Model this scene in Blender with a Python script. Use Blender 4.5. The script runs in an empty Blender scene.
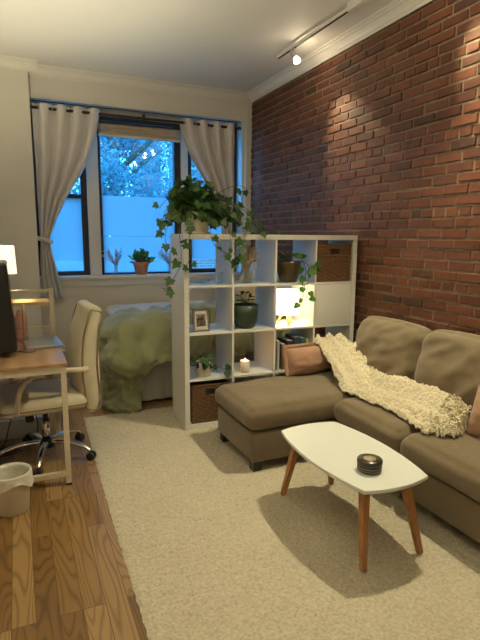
import bpy, math, random
from math import sin, cos, pi, radians, hypot, atan2, sqrt
from mathutils import Vector, Matrix, noise
from mathutils.bvhtree import BVHTree

random.seed(7)
SC = bpy.context.scene
COL = SC.collection
V = Vector

# ------------------------------------------------------------------ mesh builder
class MB:
    def __init__(s):
        s.v = []; s.f = []; s.sm = []
    def add(s, vs, fs, smooth=False, M=None):
        b = len(s.v)
        for p in vs:
            p = V(p)
            if M is not None: p = M @ p
            s.v.append(p)
        for f in fs:
            s.f.append(tuple(b + i for i in f)); s.sm.append(smooth)
        return s
    def box(s, x0, x1, y0, y1, z0, z1, bev=0.0, M=None):
        if bev <= 0:
            vs = [(x0,y0,z0),(x1,y0,z0),(x1,y1,z0),(x0,y1,z0),(x0,y0,z1),(x1,y0,z1),(x1,y1,z1),(x0,y1,z1)]
            fs = [(3,2,1,0),(4,5,6,7),(0,1,5,4),(1,2,6,5),(2,3,7,6),(3,0,4,7)]
            return s.add(vs, fs, False, M)
        c = ((x0+x1)/2,(y0+y1)/2,(z0+z1)/2)
        return s.rbox(c, (x1-x0, y1-y0, z1-z0), bev, 2, M=M)
    def rbox(s, c, size, r, seg=3, n=1, fn=None, M=None, smooth=True):
        """rounded box, seg rings in each rounded edge, n inner divisions; fn(p, unit) -> p moves points"""
        h = [max(a/2, 1e-5) for a in size]
        r = min(r, *[a*0.999 for a in h])
        def axis(hh):
            t = [-hh + r*(1-cos(pi/2*i/seg)) if False else -hh + r*i/seg for i in range(seg)]
            mid = [-hh + r + (2*hh-2*r)*i/n for i in range(n+1)]
            return t + mid + [-q for q in reversed(t)]
        ax = [axis(q) for q in h]
        idx = {}; vs = []; fs = []
        def P(x, y, z):
            k = (round(x,6), round(y,6), round(z,6))
            if k in idx: return idx[k]
            p = V((x,y,z)); q = V([max(-(h[i]-r), min(h[i]-r, p[i])) for i in range(3)])
            d = p - q
            # map square corner distance onto a round one
            if d.length > 1e-9:
                m = max(abs(d[0]),abs(d[1]),abs(d[2]))
                # tangent spacing gives even arcs
                d2 = V([math.tan(pi/4*(e/m)) if m > 0 else 0 for e in d])*m
                p = q + d2.normalized()*m if d2.length > 1e-9 else q
            u = V((x/h[0], y/h[1], z/h[2]))
            if fn: p = fn(p, u)
            vs.append(V(c) + p); idx[k] = len(vs)-1
            return idx[k]
        for a in range(3):
            b_, c_ = (a+1)%3, (a+2)%3
            for sgn in (-1, 1):
                A = ax[b_]; B = ax[c_]
                for i in range(len(A)-1):
                    for j in range(len(B)-1):
                        quad = []
                        for (p_, q_) in ((i,j),(i+1,j),(i+1,j+1),(i,j+1)):
                            co = [0,0,0]; co[a] = sgn*h[a]; co[b_] = A[p_]; co[c_] = B[q_]
                            quad.append(P(*co))
                        if sgn < 0: quad.reverse()
                        if len(set(quad)) >= 3: fs.append(tuple(dict.fromkeys(quad)))
        return s.add(vs, fs, smooth, M)
    def lathe(s, prof, seg=28, c=(0,0,0), M=None, smooth=True, cap=True):
        vs = []; fs = []
        for (r, z) in prof:
            for i in range(seg):
                a = 2*pi*i/seg
                vs.append((c[0]+r*cos(a), c[1]+r*sin(a), c[2]+z))
        for k in range(len(prof)-1):
            for i in range(seg):
                j = (i+1)%seg
                fs.append((k*seg+i, k*seg+j, (k+1)*seg+j, (k+1)*seg+i))
        if cap:
            if prof[0][0] > 1e-6: fs.append(tuple(reversed(range(seg))))
            if prof[-1][0] > 1e-6: fs.append(tuple((len(prof)-1)*seg+i for i in range(seg)))
        return s.add(vs, fs, smooth, M)
    def tube(s, pts, r, seg=8, M=None, closed=False, cap=True, flat=None):
        pts = [V(p) for p in pts]; n = len(pts)
        rr = r if isinstance(r, (list, tuple)) else [r]*n
        vs = []; fs = []; up = None
        for k in range(n):
            if closed: t = pts[(k+1)%n]-pts[k-1]
            else: t = pts[min(k+1,n-1)]-pts[max(k-1,0)]
            if t.length < 1e-9: t = V((0,0,1))
            t.normalize()
            if up is None:
                up = V((0,0,1)) if abs(t.z) < 0.9 else V((0,1,0))
            side = t.cross(up)
            if side.length < 1e-6: side = t.orthogonal()
            side.normalize(); up = side.cross(t).normalized()
            for i in range(seg):
                a = 2*pi*(i+0.5)/seg
                fy = flat if flat else 1.0
                vs.append(pts[k] + side*cos(a)*rr[k] + up*sin(a)*rr[k]*fy)
        m = n if closed else n-1
        for k in range(m):
            for i in range(seg):
                j = (i+1)%seg; k2 = (k+1)%n
                fs.append((k*seg+i, k*seg+j, k2*seg+j, k2*seg+i))
        if not closed and cap:
            fs.append(tuple(reversed(range(seg)))); fs.append(tuple((n-1)*seg+i for i in range(seg)))
        return s.add(vs, fs, seg > 5, M)
    def bar(s, a, b, w, h=None, w2=None, h2=None, up=(0,0,1)):
        """square-section bar from a to b, optionally tapering"""
        h = h or w; w2 = w2 or w; h2 = h2 or h
        a = V(a); b = V(b); t = (b-a).normalized(); U = V(up)
        if abs(t.dot(U)) > 0.95: U = V((0,1,0))
        sd = t.cross(U).normalized(); U = sd.cross(t).normalized()
        vs = []
        for p, ww, hh in ((a,w,h),(b,w2,h2)):
            for (i,j) in ((-1,-1),(1,-1),(1,1),(-1,1)):
                vs.append(p + sd*i*ww/2 + U*j*hh/2)
        return s.add(vs, [(3,2,1,0),(4,5,6,7),(0,1,5,4),(1,2,6,5),(2,3,7,6),(3,0,4,7)])
    def prism(s, poly, z0, z1, M=None, bev=0.0):
        n = len(poly)
        if bev > 0:
            c = V((sum(p[0] for p in poly)/n, sum(p[1] for p in poly)/n))
            ins = [(c.x+(p[0]-c.x)*(1-bev/hypot(p[0]-c.x,p[1]-c.y)), c.y+(p[1]-c.y)*(1-bev/hypot(p[0]-c.x,p[1]-c.y))) for p in poly]
            lay = [(ins,z0),(poly,z0+bev),(poly,z1-bev),(ins,z1)]
        else: lay = [(poly,z0),(poly,z1)]
        vs = [(p[0],p[1],z) for q,z in lay for p in q]; fs = [tuple(reversed(range(n)))]
        for k in range(len(lay)-1):
            for i in range(n):
                j = (i+1)%n; fs.append((k*n+i,k*n+j,(k+1)*n+j,(k+1)*n+i))
        fs.append(tuple((len(lay)-1)*n+i for i in range(n)))
        return s.add(vs, fs, False, M)
    def grid(s, nu, nv, fn, smooth=True, M=None):
        vs = [fn(i/(nu-1), j/(nv-1)) for i in range(nu) for j in range(nv)]
        fs = [(i*nv+j, (i+1)*nv+j, (i+1)*nv+j+1, i*nv+j+1) for i in range(nu-1) for j in range(nv-1)]
        return s.add(vs, fs, smooth, M)
    def bvh(s, M=None):
        vs = [M @ p if M is not None else p for p in s.v]
        return BVHTree.FromPolygons(vs, s.f)
    def build(s, name, mat, parent=None, loc=None, rot=None, mods=()):
        me = bpy.data.meshes.new(name)
        me.from_pydata([tuple(p) for p in s.v], [], s.f)
        me.polygons.foreach_set('use_smooth', s.sm)
        if mat: me.materials.append(mat)
        me.update()
        o = bpy.data.objects.new(name, me); COL.objects.link(o)
        if parent is not None: o.parent = parent
        if loc is not None: o.location = loc
        if rot is not None: o.rotation_euler = rot
        for m in mods:
            kind, kw = m
            md = o.modifiers.new(kind.lower(), kind)
            for k, v in kw.items(): setattr(md, k, v)
        return o
SOLID = lambda t, off=-1: ('SOLIDIFY', dict(thickness=t, offset=off))
SUB = lambda n=1: ('SUBSURF', dict(levels=n, render_levels=n))
BEV = lambda w=0.003, n=2: ('BEVEL', dict(width=w, segments=n, limit_method='ANGLE', angle_limit=radians(35)))

def tag(o, label=None, cat=None, group=None, kind=None):
    if label: o['label'] = label
    if cat: o['category'] = cat
    if group: o['group'] = group
    if kind: o['kind'] = kind
    return o
def thing(name, label, cat, loc=(0,0,0), rz=0.0, group=None):
    o = bpy.data.objects.new(name, None); COL.objects.link(o)
    o.empty_display_size = 0.05
    o.location = loc; o.rotation_euler = (0,0,rz)
    return tag(o, label, cat, group)
def struct(mb, name, mat, label, cat, mods=()):
    o = mb.build(name, mat, mods=mods); return tag(o, label, cat, None, 'structure')
def dup(root, loc, rz, label, group=None):
    r = root.copy(); COL.objects.link(r); r.location = loc; r.rotation_euler = (0,0,rz)
    tag(r, label, None, group)
    for ch in list(root.children):
        c = ch.copy(); COL.objects.link(c); c.parent = r
        for g in list(ch.children):
            d = g.copy(); COL.objects.link(d); d.parent = c
    return r

# ------------------------------------------------------------------ materials
class NT:
    def __init__(s, name):
        s.m = bpy.data.materials.new(name); s.m.use_nodes = True
        s.t = s.m.node_tree; s.b = s.t.nodes['Principled BSDF']; s.out = s.t.nodes['Material Output']
    def n(s, typ, **kw):
        x = s.t.nodes.new(typ)
        for k, v in kw.items():
            if k.startswith('i_'):
                key = k[2:].replace('_', ' ')
                x.inputs[key].default_value = v
            else: setattr(x, k, v)
        return x
    def l(s, a, b): s.t.links.new(a, b)
    def coord(s, kind='Object', scale=(1,1,1), rot=(0,0,0)):
        tc = s.n('ShaderNodeTexCoord'); mp = s.n('ShaderNodeMapping')
        mp.inputs['Scale'].default_value = scale; mp.inputs['Rotation'].default_value = rot
        s.l(tc.outputs[kind], mp.inputs['Vector']); return mp.outputs['Vector']
    def ramp(s, fac, stops, interp='LINEAR'):
        r = s.n('ShaderNodeValToRGB'); cr = r.color_ramp; cr.interpolation = interp
        while len(cr.elements) < len(stops): cr.elements.new(0.5)
        for e, (p, c) in zip(cr.elements, stops):
            e.position = p; e.color = (*c, 1) if len(c) == 3 else c
        s.l(fac, r.inputs['Fac']); return r.outputs['Color']
    def noise(s, vec, scale=5, detail=3, rough=0.5, out='Fac', dist=0.0):
        x = s.n('ShaderNodeTexNoise'); x.inputs['Scale'].default_value = scale
        x.inputs['Detail'].default_value = detail; x.inputs['Roughness'].default_value = rough
        x.inputs['Distortion'].default_value = dist
        if vec is not None: s.l(vec, x.inputs['Vector'])
        return x.outputs[out]
    def mix(s, fac, a, b, mode='MIX'):
        x = s.n('ShaderNodeMix', data_type='RGBA', blend_type=mode)
        for sock, v in ((x.inputs['Factor'], fac), (x.inputs['A'], a), (x.inputs['B'], b)):
            pass
        ins = [i for i in x.inputs]
        f = x.inputs[0]; A = x.inputs[6]; B = x.inputs[7]
        for sock, v in ((f, fac), (A, a), (B, b)):
            if hasattr(v, 'is_linked'): s.l(v, sock)
            elif isinstance(v, (tuple, list)): sock.default_value = (*v, 1) if len(v) == 3 else v
            else: sock.default_value = v
        return x.outputs[2]
    def bump(s, h, strength=0.3, dist=0.01, prev=None):
        b = s.n('ShaderNodeBump'); b.inputs['Strength'].default_value = strength; b.inputs['Distance'].default_value = dist
        s.l(h, b.inputs['Height'])
        if prev is not None: s.l(prev, b.inputs['Normal'])
        return b.outputs['Normal']
    def set(s, color=None, rough=None, metal=None, normal=None, spec=None, sheen=None, **kw):
        B = s.b.inputs
        for key, v in (('Base Color', color), ('Roughness', rough), ('Metallic', metal), ('Normal', normal), ('Specular IOR Level', spec), ('Sheen Weight', sheen)):
            if v is None: continue
            if hasattr(v, 'is_linked'): s.l(v, B[key])
            elif isinstance(v, (tuple, list)) and key == 'Base Color': B[key].default_value = (*v, 1)
            else: B[key].default_value = v
        for k, v in kw.items(): B[k.replace('_', ' ')].default_value = v
        return s.m

def plain(name, col, rough=0.5, metal=0.0, var=0.06, scale=30, bump=0.0, bscale=150, bdist=0.003, spec=0.5, **kw):
    t = NT(name); v = t.coord()
    nz = t.noise(v, scale, 3)
    a = tuple(min(1, c*(1-var)) for c in col); b = tuple(min(1, c*(1+var)) for c in col)
    c = t.ramp(nz, [(0.3, a), (0.7, b)])
    nrm = None
    if bump > 0: nrm = t.bump(t.noise(v, bscale, 3), bump, bdist)
    return t.set(c, rough, metal, nrm, spec, **kw)
def fabric(name, col, rough=0.9, weave=500, var=0.10, bump=0.35, sheen=0.25, wr=14, wb=0.25):
    t = NT(name); v = t.coord()
    n1 = t.noise(v, 9, 4); n2 = t.noise(v, weave, 2)
    a = tuple(c*(1-var) for c in col); b = tuple(min(1, c*(1+var)) for c in col)
    c = t.ramp(n1, [(0.3, a), (0.7, b)])
    c = t.mix(0.35, c, t.ramp(n2, [(0.3, tuple(q*0.72 for q in col)), (0.7, tuple(min(1, q*1.2) for q in col))]))
    nrm = t.bump(n2, bump, 0.002)
    nrm = t.bump(t.noise(v, wr, 4, 0.55), wb, 0.02, nrm)
    return t.set(c, rough, 0, nrm, 0.25, sheen)
def emit(name, col, strength, base=(0.8,0.8,0.8)):
    t = NT(name); v = t.coord(); 
    c = t.ramp(t.noise(v, 3, 2), [(0.2, tuple(x*0.96 for x in col)), (0.8, col)])
    t.l(c, t.b.inputs['Emission Color'])
    return t.set(base, 0.6, Emission_Strength=strength)
def glass(name, tint=(1,1,1), gloss=0.08, rough=0.02):
    t = NT(name)
    tr = t.n('ShaderNodeBsdfTransparent'); tr.inputs['Color'].default_value = (*tint, 1)
    gl = t.n('ShaderNodeBsdfGlossy'); gl.inputs['Roughness'].default_value = rough
    lw = t.n('ShaderNodeLayerWeight'); lw.inputs['Blend'].default_value = 0.25
    fr = t.n('ShaderNodeMath', operation='MULTIPLY_ADD'); t.l(lw.outputs['Facing'], fr.inputs[0]); fr.inputs[1].default_value = 0.30; fr.inputs[2].default_value = gloss*0.5
    mx = t.n('ShaderNodeMixShader')
    t.l(fr.outputs[0], mx.inputs['Fac']); t.l(tr.outputs['BSDF'], mx.inputs[1]); t.l(gl.outputs['BSDF'], mx.inputs[2])
    t.l(mx.outputs['Shader'], t.out.inputs['Surface'])
    return t.m
def leafmat(name, stops, rough=0.4, trans=0.25):
    t = NT(name)
    g = t.n('ShaderNodeNewGeometry'); v = t.coord()
    c = t.ramp(g.outputs['Random Per Island'], stops)
    c = t.mix(0.25, c, t.ramp(t.noise(v, 60, 3), [(0.3, stops[0][1]), (0.7, stops[-1][1])]))
    t.set(c, rough, 0, t.bump(t.noise(v, 120, 2), 0.2, 0.002), 0.35)
    tl = t.n('ShaderNodeBsdfTranslucent'); t.l(c, tl.inputs['Color'])
    mx = t.n('ShaderNodeMixShader'); mx.inputs['Fac'].default_value = trans
    t.l(t.b.outputs['BSDF'], mx.inputs[1]); t.l(tl.outputs['BSDF'], mx.inputs[2]); t.l(mx.outputs['Shader'], t.out.inputs['Surface'])
    return t.m
def wood(name, dark, light, scale=(1,1,1), rough=0.45, rings=7.0, dist=4.0, bump=0.08):
    t = NT(name); v = t.coord('Object', scale)
    w = t.n('ShaderNodeTexWave', wave_type='BANDS', bands_direction='X'); w.inputs['Scale'].default_value = rings
    w.inputs['Distortion'].default_value = dist; w.inputs['Detail'].default_value = 3; w.inputs['Detail Scale'].default_value = 1.5
    t.l(v, w.inputs['Vector'])
    c = t.ramp(w.outputs['Fac'], [(0.1, dark), (0.9, light)])
    c = t.mix(0.4, c, t.ramp(t.noise(v, 12, 4), [(0.3, dark), (0.7, light)]))
    return t.set(c, rough, 0, t.bump(w.outputs['Fac'], bump, 0.002), 0.4)

def mat_wall(name, col):
    t = NT(name); v = t.coord()
    c = t.ramp(t.noise(v, 1.3, 4), [(0.3, tuple(x*0.97 for x in col)), (0.7, col)])
    nr = t.bump(t.noise(v, 45, 3), 0.12, 0.004)
    nr = t.bump(t.noise(v, 2.2, 2), 0.2, 0.03, nr)
    return t.set(c, 0.62, 0, nr, 0.3)
def mat_floor():
    t = NT('oak_floor_boards')
    tc = t.n('ShaderNodeTexCoord')
    # boards run along Y: swap X and Y for the brick texture
    sep = t.n('ShaderNodeSeparateXYZ'); t.l(tc.outputs['Object'], sep.inputs[0])
    cmb = t.n('ShaderNodeCombineXYZ'); t.l(sep.outputs['Y'], cmb.inputs['X']); 
    ad = t.n('ShaderNodeMath', operation='ADD'); t.l(sep.outputs['X'], ad.inputs[0]); ad.inputs[1].default_value = 0.0134 
    t.l(ad.outputs[0], cmb.inputs['Y'])
    br = t.n('ShaderNodeTexBrick'); br.offset = 0.37; br.offset_frequency = 3; br.squash = 1.0
    br.inputs['Scale'].default_value = 1.0; br.inputs['Brick Width'].default_value = 0.93; br.inputs['Row Height'].default_value = 0.0865
    br.inputs['Mortar Size'].default_value = 0.0017; br.inputs['Mortar Smooth'].default_value = 0.3; br.inputs['Bias'].default_value = 0.0
    br.inputs['Color1'].default_value = (0,0,0,1); br.inputs['Color2'].default_value = (1,1,1,1); br.inputs['Mortar'].default_value = (0.5,0.5,0.5,1)
    t.l(cmb.outputs[0], br.inputs['Vector'])
    rnd = t.n('ShaderNodeSeparateColor'); t.l(br.outputs['Color'], rnd.inputs[0])
    r = rnd.outputs['Red']
    # grain: shift by board
    mul = t.n('ShaderNodeMath', operation='MULTIPLY'); t.l(r, mul.inputs[0]); mul.inputs[1].default_value = 37.0
    gx = t.n('ShaderNodeMath', operation='MULTIPLY'); t.l(sep.outputs['X'], gx.inputs[0]); gx.inputs[1].default_value = 9.0
    gy = t.n('ShaderNodeMath', operation='MULTIPLY'); t.l(sep.outputs['Y'], gy.inputs[0]); gy.inputs[1].default_value = 1.15
    gv = t.n('ShaderNodeCombineXYZ'); t.l(gx.outputs[0], gv.inputs['X']); t.l(gy.outputs[0], gv.inputs['Y']); t.l(mul.outputs[0], gv.inputs['Z'])
    nz = t.noise(gv.outputs[0], 1.0, 1, 0.3)
    # contour rings of a smooth field = cathedral grain
    k = t.n('ShaderNodeMath', operation='MULTIPLY'); t.l(nz, k.inputs[0]); k.inputs[1].default_value = 15.0
    fr = t.n('ShaderNodeMath', operation='FRACT'); t.l(k.outputs[0], fr.inputs[0])
    grain = t.ramp(fr.outputs[0], [(0.0, (0.25,)*3), (0.10, (0.5,)*3), (0.24, (0.92,)*3), (0.7, (1.0,)*3), (0.92, (0.6,)*3), (1.0, (0.25,)*3)])
    fv = t.n('ShaderNodeCombineXYZ')
    fx = t.n('ShaderNodeMath', operation='MULTIPLY'); t.l(sep.outputs['X'], fx.inputs[0]); fx.inputs[1].default_value = 220.0
    fy = t.n('ShaderNodeMath', operation='MULTIPLY'); t.l(sep.outputs['Y'], fy.inputs[0]); fy.inputs[1].default_value = 7.0
    t.l(fx.outputs[0], fv.inputs['X']); t.l(fy.outputs[0], fv.inputs['Y']); t.l(mul.outputs[0], fv.inputs['Z'])
    fine = t.noise(fv.outputs[0], 1.0, 3, 0.6)
    base = t.ramp(r, [(0.0, (0.18,0.092,0.026)), (0.3, (0.26,0.145,0.046)), (0.6, (0.39,0.24,0.10)), (0.85, (0.33,0.19,0.07)), (1.0, (0.22,0.112,0.034))])
    c = t.mix(0.62, base, grain, 'MULTIPLY')
    c = t.mix(0.18, c, t.ramp(fine, [(0.3, (0.5,0.45,0.4)), (0.7, (1,1,1))]), 'MULTIPLY')
    c = t.mix(br.outputs['Fac'], c, (0.10,0.05,0.02))
    nr = t.bump(br.outputs['Fac'], -0.5, 0.002)
    nr = t.bump(fr.outputs[0], 0.03, 0.001, nr)
    ro = t.ramp(fine, [(0.2, (0.30,)*3), (0.8, (0.42,)*3)])
    return t.set(c, ro, 0, nr, 0.5)
def mat_brick():
    t = NT('old_red_brick')
    g = t.n('ShaderNodeNewGeometry'); v = t.coord()
    c = t.ramp(g.outputs['Random Per Island'], [(0.0, (0.068,0.030,0.016)), (0.03, (0.075,0.032,0.017)), (0.06, (0.105,0.037,0.019)), (0.4, (0.138,0.047,0.022)), (0.75, (0.180,0.062,0.029)), (1.0, (0.125,0.049,0.028))])
    n1 = t.noise(v, 16, 5, 0.6); n2 = t.noise(v, 90, 3, 0.6)
    c = t.mix(0.55, c, t.ramp(n1, [(0.25, (0.35,0.30,0.28)), (0.75, (1.0,1.0,1.0))]), 'MULTIPLY')
    c = t.mix(t.ramp(n2, [(0.62, (0,0,0)), (0.8, (0.35,0.35,0.35))]), c, (0.24,0.14,0.10))
    nr = t.bump(n2, 0.55, 0.004); nr = t.bump(n1, 0.6, 0.012, nr)
    return t.set(c, 0.68, 0, nr, 0.35)
def mat_rug():
    t = NT('cream_wool_pile'); v = t.coord()
    vo = t.n('ShaderNodeTexVoronoi'); vo.inputs['Scale'].default_value = 62; t.l(v, vo.inputs['Vector'])
    n1 = t.noise(v, 3, 3); n2 = t.noise(v, 70, 3, 0.6)
    c = t.ramp(n1, [(0.3, (0.60,0.52,0.38)), (0.7, (0.68,0.60,0.45))])
    c = t.mix(0.5, c, t.ramp(n2, [(0.3, (0.34,0.27,0.17)), (0.65, (0.74,0.66,0.51))]))
    nr = t.bump(vo.outputs['Distance'], -1.0, 0.014); nr = t.bump(n2, 1.0, 0.012, nr)
    return t.set(c, 0.95, 0, nr, 0.1, 0.3)
def mat_woven(name, dark, light):
    t = NT(name); v = t.coord()
    n = t.noise(v, 40, 4, 0.6); n2 = t.noise(t.coord('Object', (30,30,260)), 1.0, 3)
    c = t.ramp(n, [(0.25, dark), (0.75, light)])
    c = t.mix(0.5, c, t.ramp(n2, [(0.3, dark), (0.7, light)]))
    return t.set(c, 0.7, 0, t.bump(n2, 0.5, 0.004), 0.3)

M = {}
M['wall'] = mat_wall('warm_white_wall_paint', (0.76,0.72,0.64))
M['ceil'] = mat_wall('white_ceiling_paint', (0.80,0.78,0.73))
M['trim'] = plain('glossy_white_trim_paint', (0.80,0.77,0.70), 0.4, var=0.02)
M['floor'] = mat_floor()
M['brick'] = mat_brick()
M['mortar'] = plain('sandy_mortar', (0.20,0.145,0.10), 0.95, var=0.25, scale=25, bump=0.6, bscale=120, bdist=0.006)
M['rug'] = mat_rug()
M['white'] = plain('white_lacquered_board', (0.80,0.78,0.73), 0.38, var=0.015, scale=4)
M['sofa'] = fabric('taupe_sofa_cloth', (0.182,0.136,0.083), weave=420)
M['sofa_dark'] = fabric('taupe_sofa_base_cloth', (0.168,0.126,0.077), weave=420, wb=0.1)
M['black'] = plain('black_plastic', (0.015,0.015,0.016), 0.4)
M['matt_black'] = plain('matt_black_metal', (0.012,0.012,0.013), 0.55)
M['table_top'] = plain('white_satin_table_lacquer', (0.80,0.81,0.76), 0.33, var=0.01)
M['oak'] = wood('warm_oak_leg', (0.30,0.13,0.045), (0.44,0.21,0.08), (3,3,0.6), 0.4, 9, 3)
M['lightwood'] = wood('pale_beech', (0.62,0.40,0.16), (0.78,0.55,0.27), (3,3,0.6), 0.5, 9, 3)
M['desk_top'] = wood('walnut_desk_veneer', (0.30,0.17,0.085), (0.45,0.28,0.15), (0.5,6,1), 0.28, 6, 3, 0.03)
M['cream_metal'] = plain('cream_painted_metal', (0.66,0.58,0.44), 0.4, var=0.03)
M['leather'] = plain('cream_leather', (0.66,0.59,0.45), 0.42, var=0.05, scale=12, bump=0.25, bscale=220, bdist=0.002)
M['piping'] = plain('brown_leather_seam', (0.24,0.185,0.12), 0.6)
M['chrome'] = plain('polished_chrome', (0.75,0.75,0.75), 0.14, 1.0, var=0.02)
M['steel'] = plain('brushed_nickel', (0.62,0.60,0.56), 0.3, 1.0, var=0.03)
M['duvet'] = fabric('sage_green_cotton', (0.30,0.305,0.165), weave=350, var=0.05, wr=7, wb=0.55, sheen=0.3)
M['skirt'] = fabric('grey_cotton_skirt', (0.74,0.70,0.66), weave=350, var=0.05, wb=0.1)
M['curtain'] = fabric('pale_grey_curtain_linen', (0.72,0.68,0.67), weave=300, var=0.04, wb=0.08)
M['blind'] = fabric('tan_woven_blind', (0.47,0.40,0.30), weave=120, var=0.15, wb=0.1)
M['throw'] = fabric('cream_chunky_wool', (0.72,0.63,0.45), weave=160, var=0.06, bump=0.8, wr=60, wb=0.6)
M['pink'] = fabric('dusty_pink_cotton', (0.38,0.215,0.14), weave=350, var=0.06, wb=0.3)
M['mustard'] = fabric('ochre_cotton', (0.62,0.43,0.18), weave=350)
M['white_cotton'] = fabric('white_cotton_slip', (0.74,0.72,0.68), weave=350, var=0.03)
M['ivy'] = leafmat('ivy_leaf_green', [(0.0,(0.012,0.040,0.012)),(0.55,(0.022,0.070,0.018)),(0.85,(0.05,0.13,0.03)),(1.0,(0.13,0.24,0.05))], 0.38, 0.22)
M['pothos'] = leafmat('pothos_leaf_green', [(0.0,(0.03,0.10,0.02)),(0.6,(0.05,0.15,0.03)),(1.0,(0.22,0.34,0.06))], 0.36, 0.3)
M['darkleaf'] = leafmat('dark_leaf_green', [(0.0,(0.012,0.045,0.015)),(0.6,(0.02,0.07,0.02)),(1.0,(0.05,0.11,0.04))], 0.38, 0.2)
M['fern'] = leafmat('fresh_leaf_green', [(0.0,(0.04,0.17,0.05)),(0.6,(0.08,0.27,0.08)),(1.0,(0.2,0.4,0.12))], 0.5, 0.35)
M['stem'] = plain('green_brown_stem', (0.10,0.10,0.04), 0.6)
M['cream_pot'] = plain('cream_ceramic', (0.62,0.57,0.44), 0.4, var=0.04)
M['bronze_pot'] = plain('brown_glazed_ceramic', (0.065,0.042,0.018), 0.28, var=0.4, scale=14)
M['green_pot'] = plain('dark_green_ceramic', (0.022,0.042,0.022), 0.45, var=0.1)
M['terracotta'] = plain('terracotta', (0.50,0.25,0.17), 0.8, var=0.1)
M['soil'] = plain('potting_soil', (0.03,0.02,0.014), 0.95, bump=0.8, bscale=80, bdist=0.01)
M['basket'] = mat_woven('brown_seagrass', (0.05,0.026,0.013), (0.23,0.115,0.05))
M['basket_dark'] = mat_woven('dark_seagrass', (0.045,0.024,0.012), (0.22,0.115,0.05))
M['clear'] = glass('clear_glass', (0.93,0.96,0.96))
M['pink_glass'] = glass('pink_glass', (0.98,0.86,0.83), rough=0.05)
M['window_glass'] = glass('window_glass', (0.97,0.98,0.98))
M['grass_dry'] = leafmat('dried_stems', [(0.0,(0.42,0.30,0.19)),(0.5,(0.62,0.50,0.34)),(1.0,(0.78,0.70,0.55))], 0.8, 0.35)
M['lavender'] = leafmat('dried_lavender', [(0.0,(0.40,0.34,0.34)),(0.5,(0.56,0.50,0.48)),(1.0,(0.70,0.66,0.60))], 0.8, 0.5)
M['wax'] = plain('pale_candle_wax', (0.78,0.66,0.58), 0.5, var=0.02, Subsurface_Weight=0.0)
M['flame'] = emit('candle_flame', (1.0,0.62,0.25), 40)
M['bulb'] = emit('warm_bulb_glass', (1.0,0.86,0.58), 26)
M['shade'] = emit('lit_lamp_shade', (1.0,0.80,0.46), 3.2)
M['shade2'] = emit('lit_cream_shade', (1.0,0.80,0.48), 1.6)
M['led'] = emit('red_indicator', (1.0,0.08,0.05), 6)
M['tin_dark'] = plain('dark_smoked_tin', (0.035,0.026,0.016), 0.3, var=0.1)
M['tin_band'] = plain('worn_silver_band', (0.22,0.19,0.14), 0.35, 0.6)
M['paper'] = plain('aged_paper_label', (0.40,0.32,0.20), 0.6)
M['bin'] = plain('ivory_plastic', (0.74,0.70,0.60), 0.5, var=0.03)
M['liner'] = plain('thin_white_liner', (0.70,0.66,0.58), 0.35, var=0.04, scale=50, bump=0.6, bscale=25, bdist=0.01)
M['laptop'] = plain('silver_aluminium', (0.50,0.50,0.51), 0.32, 0.75, var=0.02)
M['screen'] = plain('dark_glossy_screen', (0.01,0.01,0.012), 0.12)
M['picture'] = None
M['pillar'] = M['wall']

# ------------------------------------------------------------------ camera
cam = bpy.data.cameras.new('camera'); co = bpy.data.objects.new('camera', cam); COL.objects.link(co)
R_ = V((0.9138667,-0.40595761,0.00678753)); U_ = V((0.05962695,0.15072718,0.98677553)); F_ = V((0.4016121,0.90137658,-0.16195057))
mw = Matrix(((R_.x,U_.x,-F_.x,0),(R_.y,U_.y,-F_.y,0),(R_.z,U_.z,-F_.z,1.4548),(0,0,0,1)))
co.matrix_world = mw
cam.sensor_fit = 'VERTICAL'; cam.sensor_height = 24.0; cam.lens = 499.39/640*24.0
cam.clip_start = 0.02
SC.camera = co

# ------------------------------------------------------------------ room
XB = 2.607; YB = 5.59; XL = -0.45; YR = -1.7; ZC = 3.10
struct(MB().box(XL-0.1, XB+0.2, YR-0.1, 6.0, -0.12, 0.0), 'floor', M['floor'], 'oak strip floor with visible grain', 'floor')
struct(MB().box(XL-0.1, XB+0.2, YR-0.1, 6.0, ZC, ZC+0.12), 'ceiling', M['ceil'], 'plain white painted ceiling', 'ceiling')
struct(MB().box(XL-0.1, XL, YR-0.1, 6.0, 0, ZC), 'wall_left', M['wall'], 'warm white wall behind the desk', 'wall')
struct(MB().box(XL, XB+0.2, YR-0.1, YR, 0, ZC), 'wall_front', M['wall'], 'warm white wall behind the camera', 'wall')
wb = MB()
wb.box(XL, 0.205, 5.47, 6.0, 0, ZC)                 # wall beside the alcove
wb.box(0.205, XB, YB, 5.95, 2.80, ZC)               # header
wb.box(0.205, XB, YB+0.02, 5.95, 0, 1.0)            # below the sill
wb.box(2.50, XB+0.1, YB, 5.95, 1.0, 2.80)             # right side
wb.box(2.535, XB+0.1, YB-0.035, YB, 0, ZC)            # slim pilaster in the corner
wb.box(0.205, 2.50, 5.80, 5.95, 2.73, 2.80)         # strip over the windows
struct(wb, 'wall_back', M['wall'], 'warm white wall around the windows', 'wall', mods=[BEV(0.004,1)])
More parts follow.
